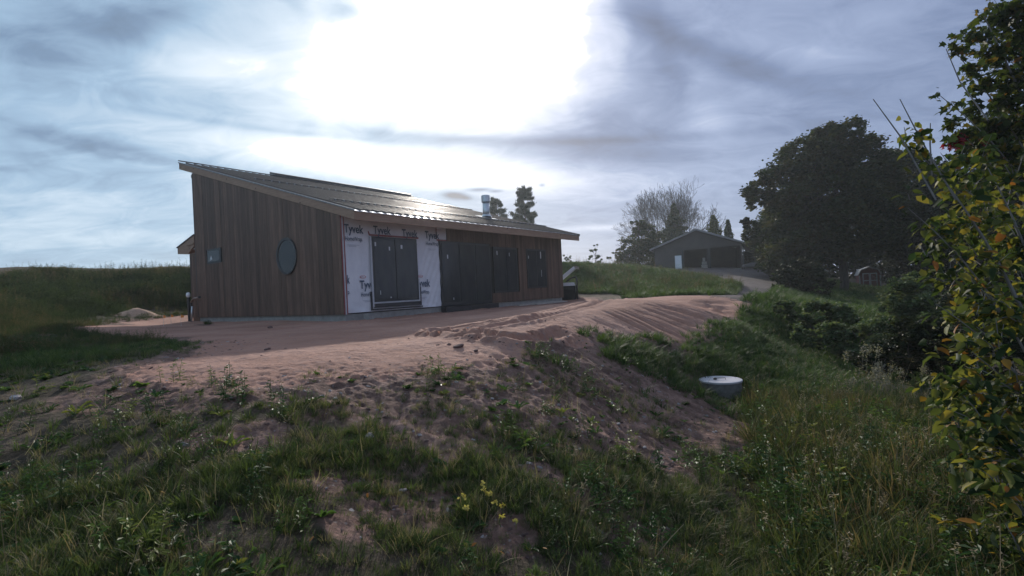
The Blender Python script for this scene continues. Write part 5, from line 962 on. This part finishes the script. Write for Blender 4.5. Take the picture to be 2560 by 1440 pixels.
for q, (x, y, hh, lab) in enumerate([(-0.25, 3.318, 0.197, 'tallest pale yellow wildflower spike in the middle foreground'), (-0.242, 3.416, 0.101, 'pale yellow flower close beside the tallest spike'), (-0.174, 3.292, 0.1, 'pale yellow flower right of the tallest spike'), (-0.216, 3.421, 0.087, 'pale yellow flower in the clump just behind the tallest spike'), (-0.38, 3.362, 0.097, 'low yellow flower farthest left of the clump'), (-0.358, 3.249, 0.082, 'yellow flower low on the left of the clump'), (-0.129, 3.305, 0.078, 'short yellow flower on the right side of the clump'), (-0.139, 3.189, 0.07, 'short yellow flower in front of the clump'), (-0.049, 3.219, 0.054, 'single yellow flower a little right of the clump'), (3.056, 4.777, 0.137, 'yellow flower at the right beneath the shrub'), (3.246, 4.733, 0.104, 'yellow flower right beside the shrub edge'), (2.867, 5.438, 0.11, 'small yellow flower behind the others at the right')]):
    z = G(x, y); e = empty('yellow_wildflower', (x, y, z), random.uniform(0, 6), lab, 'flower', 'pale yellow wildflowers in the grass')
    mb = MB(); mb.tube([(0, 0, -.02), (.01, .0, hh * .5), (.0, .01, hh)], [.003, .0025, .0015], 4)
    mb.build('stem', weed_m, e); fl = MB()
    for k in range(16):
        f = random.random(); c_ = Vector((random.gauss(0, .009), random.gauss(0, .009), hh * (.72 + .3 * f))); d = Vector(rng.normal(size=3)).normalized() * .012; s_ = d.orthogonal().normalized() * .008
        fl.add([c_ - d, c_ + s_, c_ + d, c_ - s_], [(0, 1, 2), (0, 2, 3)])
    fl.build('blossom', yflower, e)
lm = np_mesh('fallen_leaf', LEAF[0], LEAF[1], oleaf)
for q, ((x, y), lab) in enumerate(zip([(-1.081, 2.622), (-0.994, 2.493), (-0.293, 2.862), (0.126, 2.947), (0.488, 3.368), (1.351, 3.691), (1.341, 3.529), (-0.139, 2.809), (1.12, 3.51), (2.213, 3.672), (-2.043, 2.937), (-0.956, 3.218)], ['fallen leaf near the bottom edge, right of the two at lower left', 'fallen leaf lowest in the left half, almost at the bottom edge', 'fallen leaf at the bottom, below the yellow wildflowers', 'fallen leaf at the bottom just left of the bare patch', 'fallen leaf on the left rim of the bottom bare patch', 'fallen leaf in grass just right of the bottom bare patch', 'fallen leaf below and right of the bottom bare patch, by the edge', 'fallen leaf at the bottom edge, right of the one below the wildflowers', 'fallen leaf at the right rim of the bottom bare patch', 'fallen leaf farthest right, under the yellowing shrub', 'fallen leaf farthest left in the foreground grass', 'fallen leaf highest up, left of the yellow wildflowers'])):
    o = link('fallen_leaf', lm); o.location = (x, y, G(x, y) + .05 + .06 * random.random()); o.rotation_euler = (random.uniform(-.6, .6), random.uniform(-.6, .6), random.uniform(0, 6)); o.scale = (.036, .032, .036)
    props(o, lab, 'leaf', 'fallen leaves in the foreground grass')
# dead twigs lying or leaning in the grass
for (p0, p1, r_, lab) in [((0.84, 3.36, -1.305), (1.034, 3.366, -1.106), 0.004, 'dry twig standing over the bare patch'), ((0.733, 3.794, -1.205), (0.801, 3.801, -1.222), 0.004, 'short dark twig lying on the bare patch'), ((1.315, 4.257, -1.37), (1.586, 4.267, -1.443), 0.004, 'long pale stem leaning right of the bare patch'), ((-0.265, 3.135, -0.966), (-0.267, 3.14, -0.771), 0.003, 'upright thin stem beside the yellow flowers'), ((-1.669, 2.54, -0.698), (-1.575, 2.544, -0.698), 0.003, 'straight pale stem lying in the grass at bottom left')]:
    x, y = p0[0], p0[1]; o = MB().tube([Vector(p0), Vector(p0).lerp(Vector(p1), .5) + Vector((.01, 0, .02)), Vector(p1)], [r_, r_ * .8, r_ * .5], 5).build('dead_twig', dry_m, None); props(o, lab, 'twig')

# ------------------------------------------------------------------ thin afternoon haze
hb = MB().box((-235, -235, -14), (235, 235, 17.6)).build('haze', frame_m); props(hb, 'thin pale haze in the air', None, None, 'stuff')
hm = bpy.data.materials.new('haze_air'); hm.use_nodes = True; ht = NT(hm.node_tree); ht.n.clear()
ho = ht.node('ShaderNodeOutputMaterial'); hv = ht.node('ShaderNodeVolumePrincipled'); hv.inputs['Color'].default_value = (.82, .91, 1, 1); hv.inputs['Density'].default_value = .00062; hv.inputs['Anisotropy'].default_value = .55
ht.l.new(hv.outputs[0], ho.inputs['Volume']); hb.data.materials.clear(); hb.data.materials.append(hm)
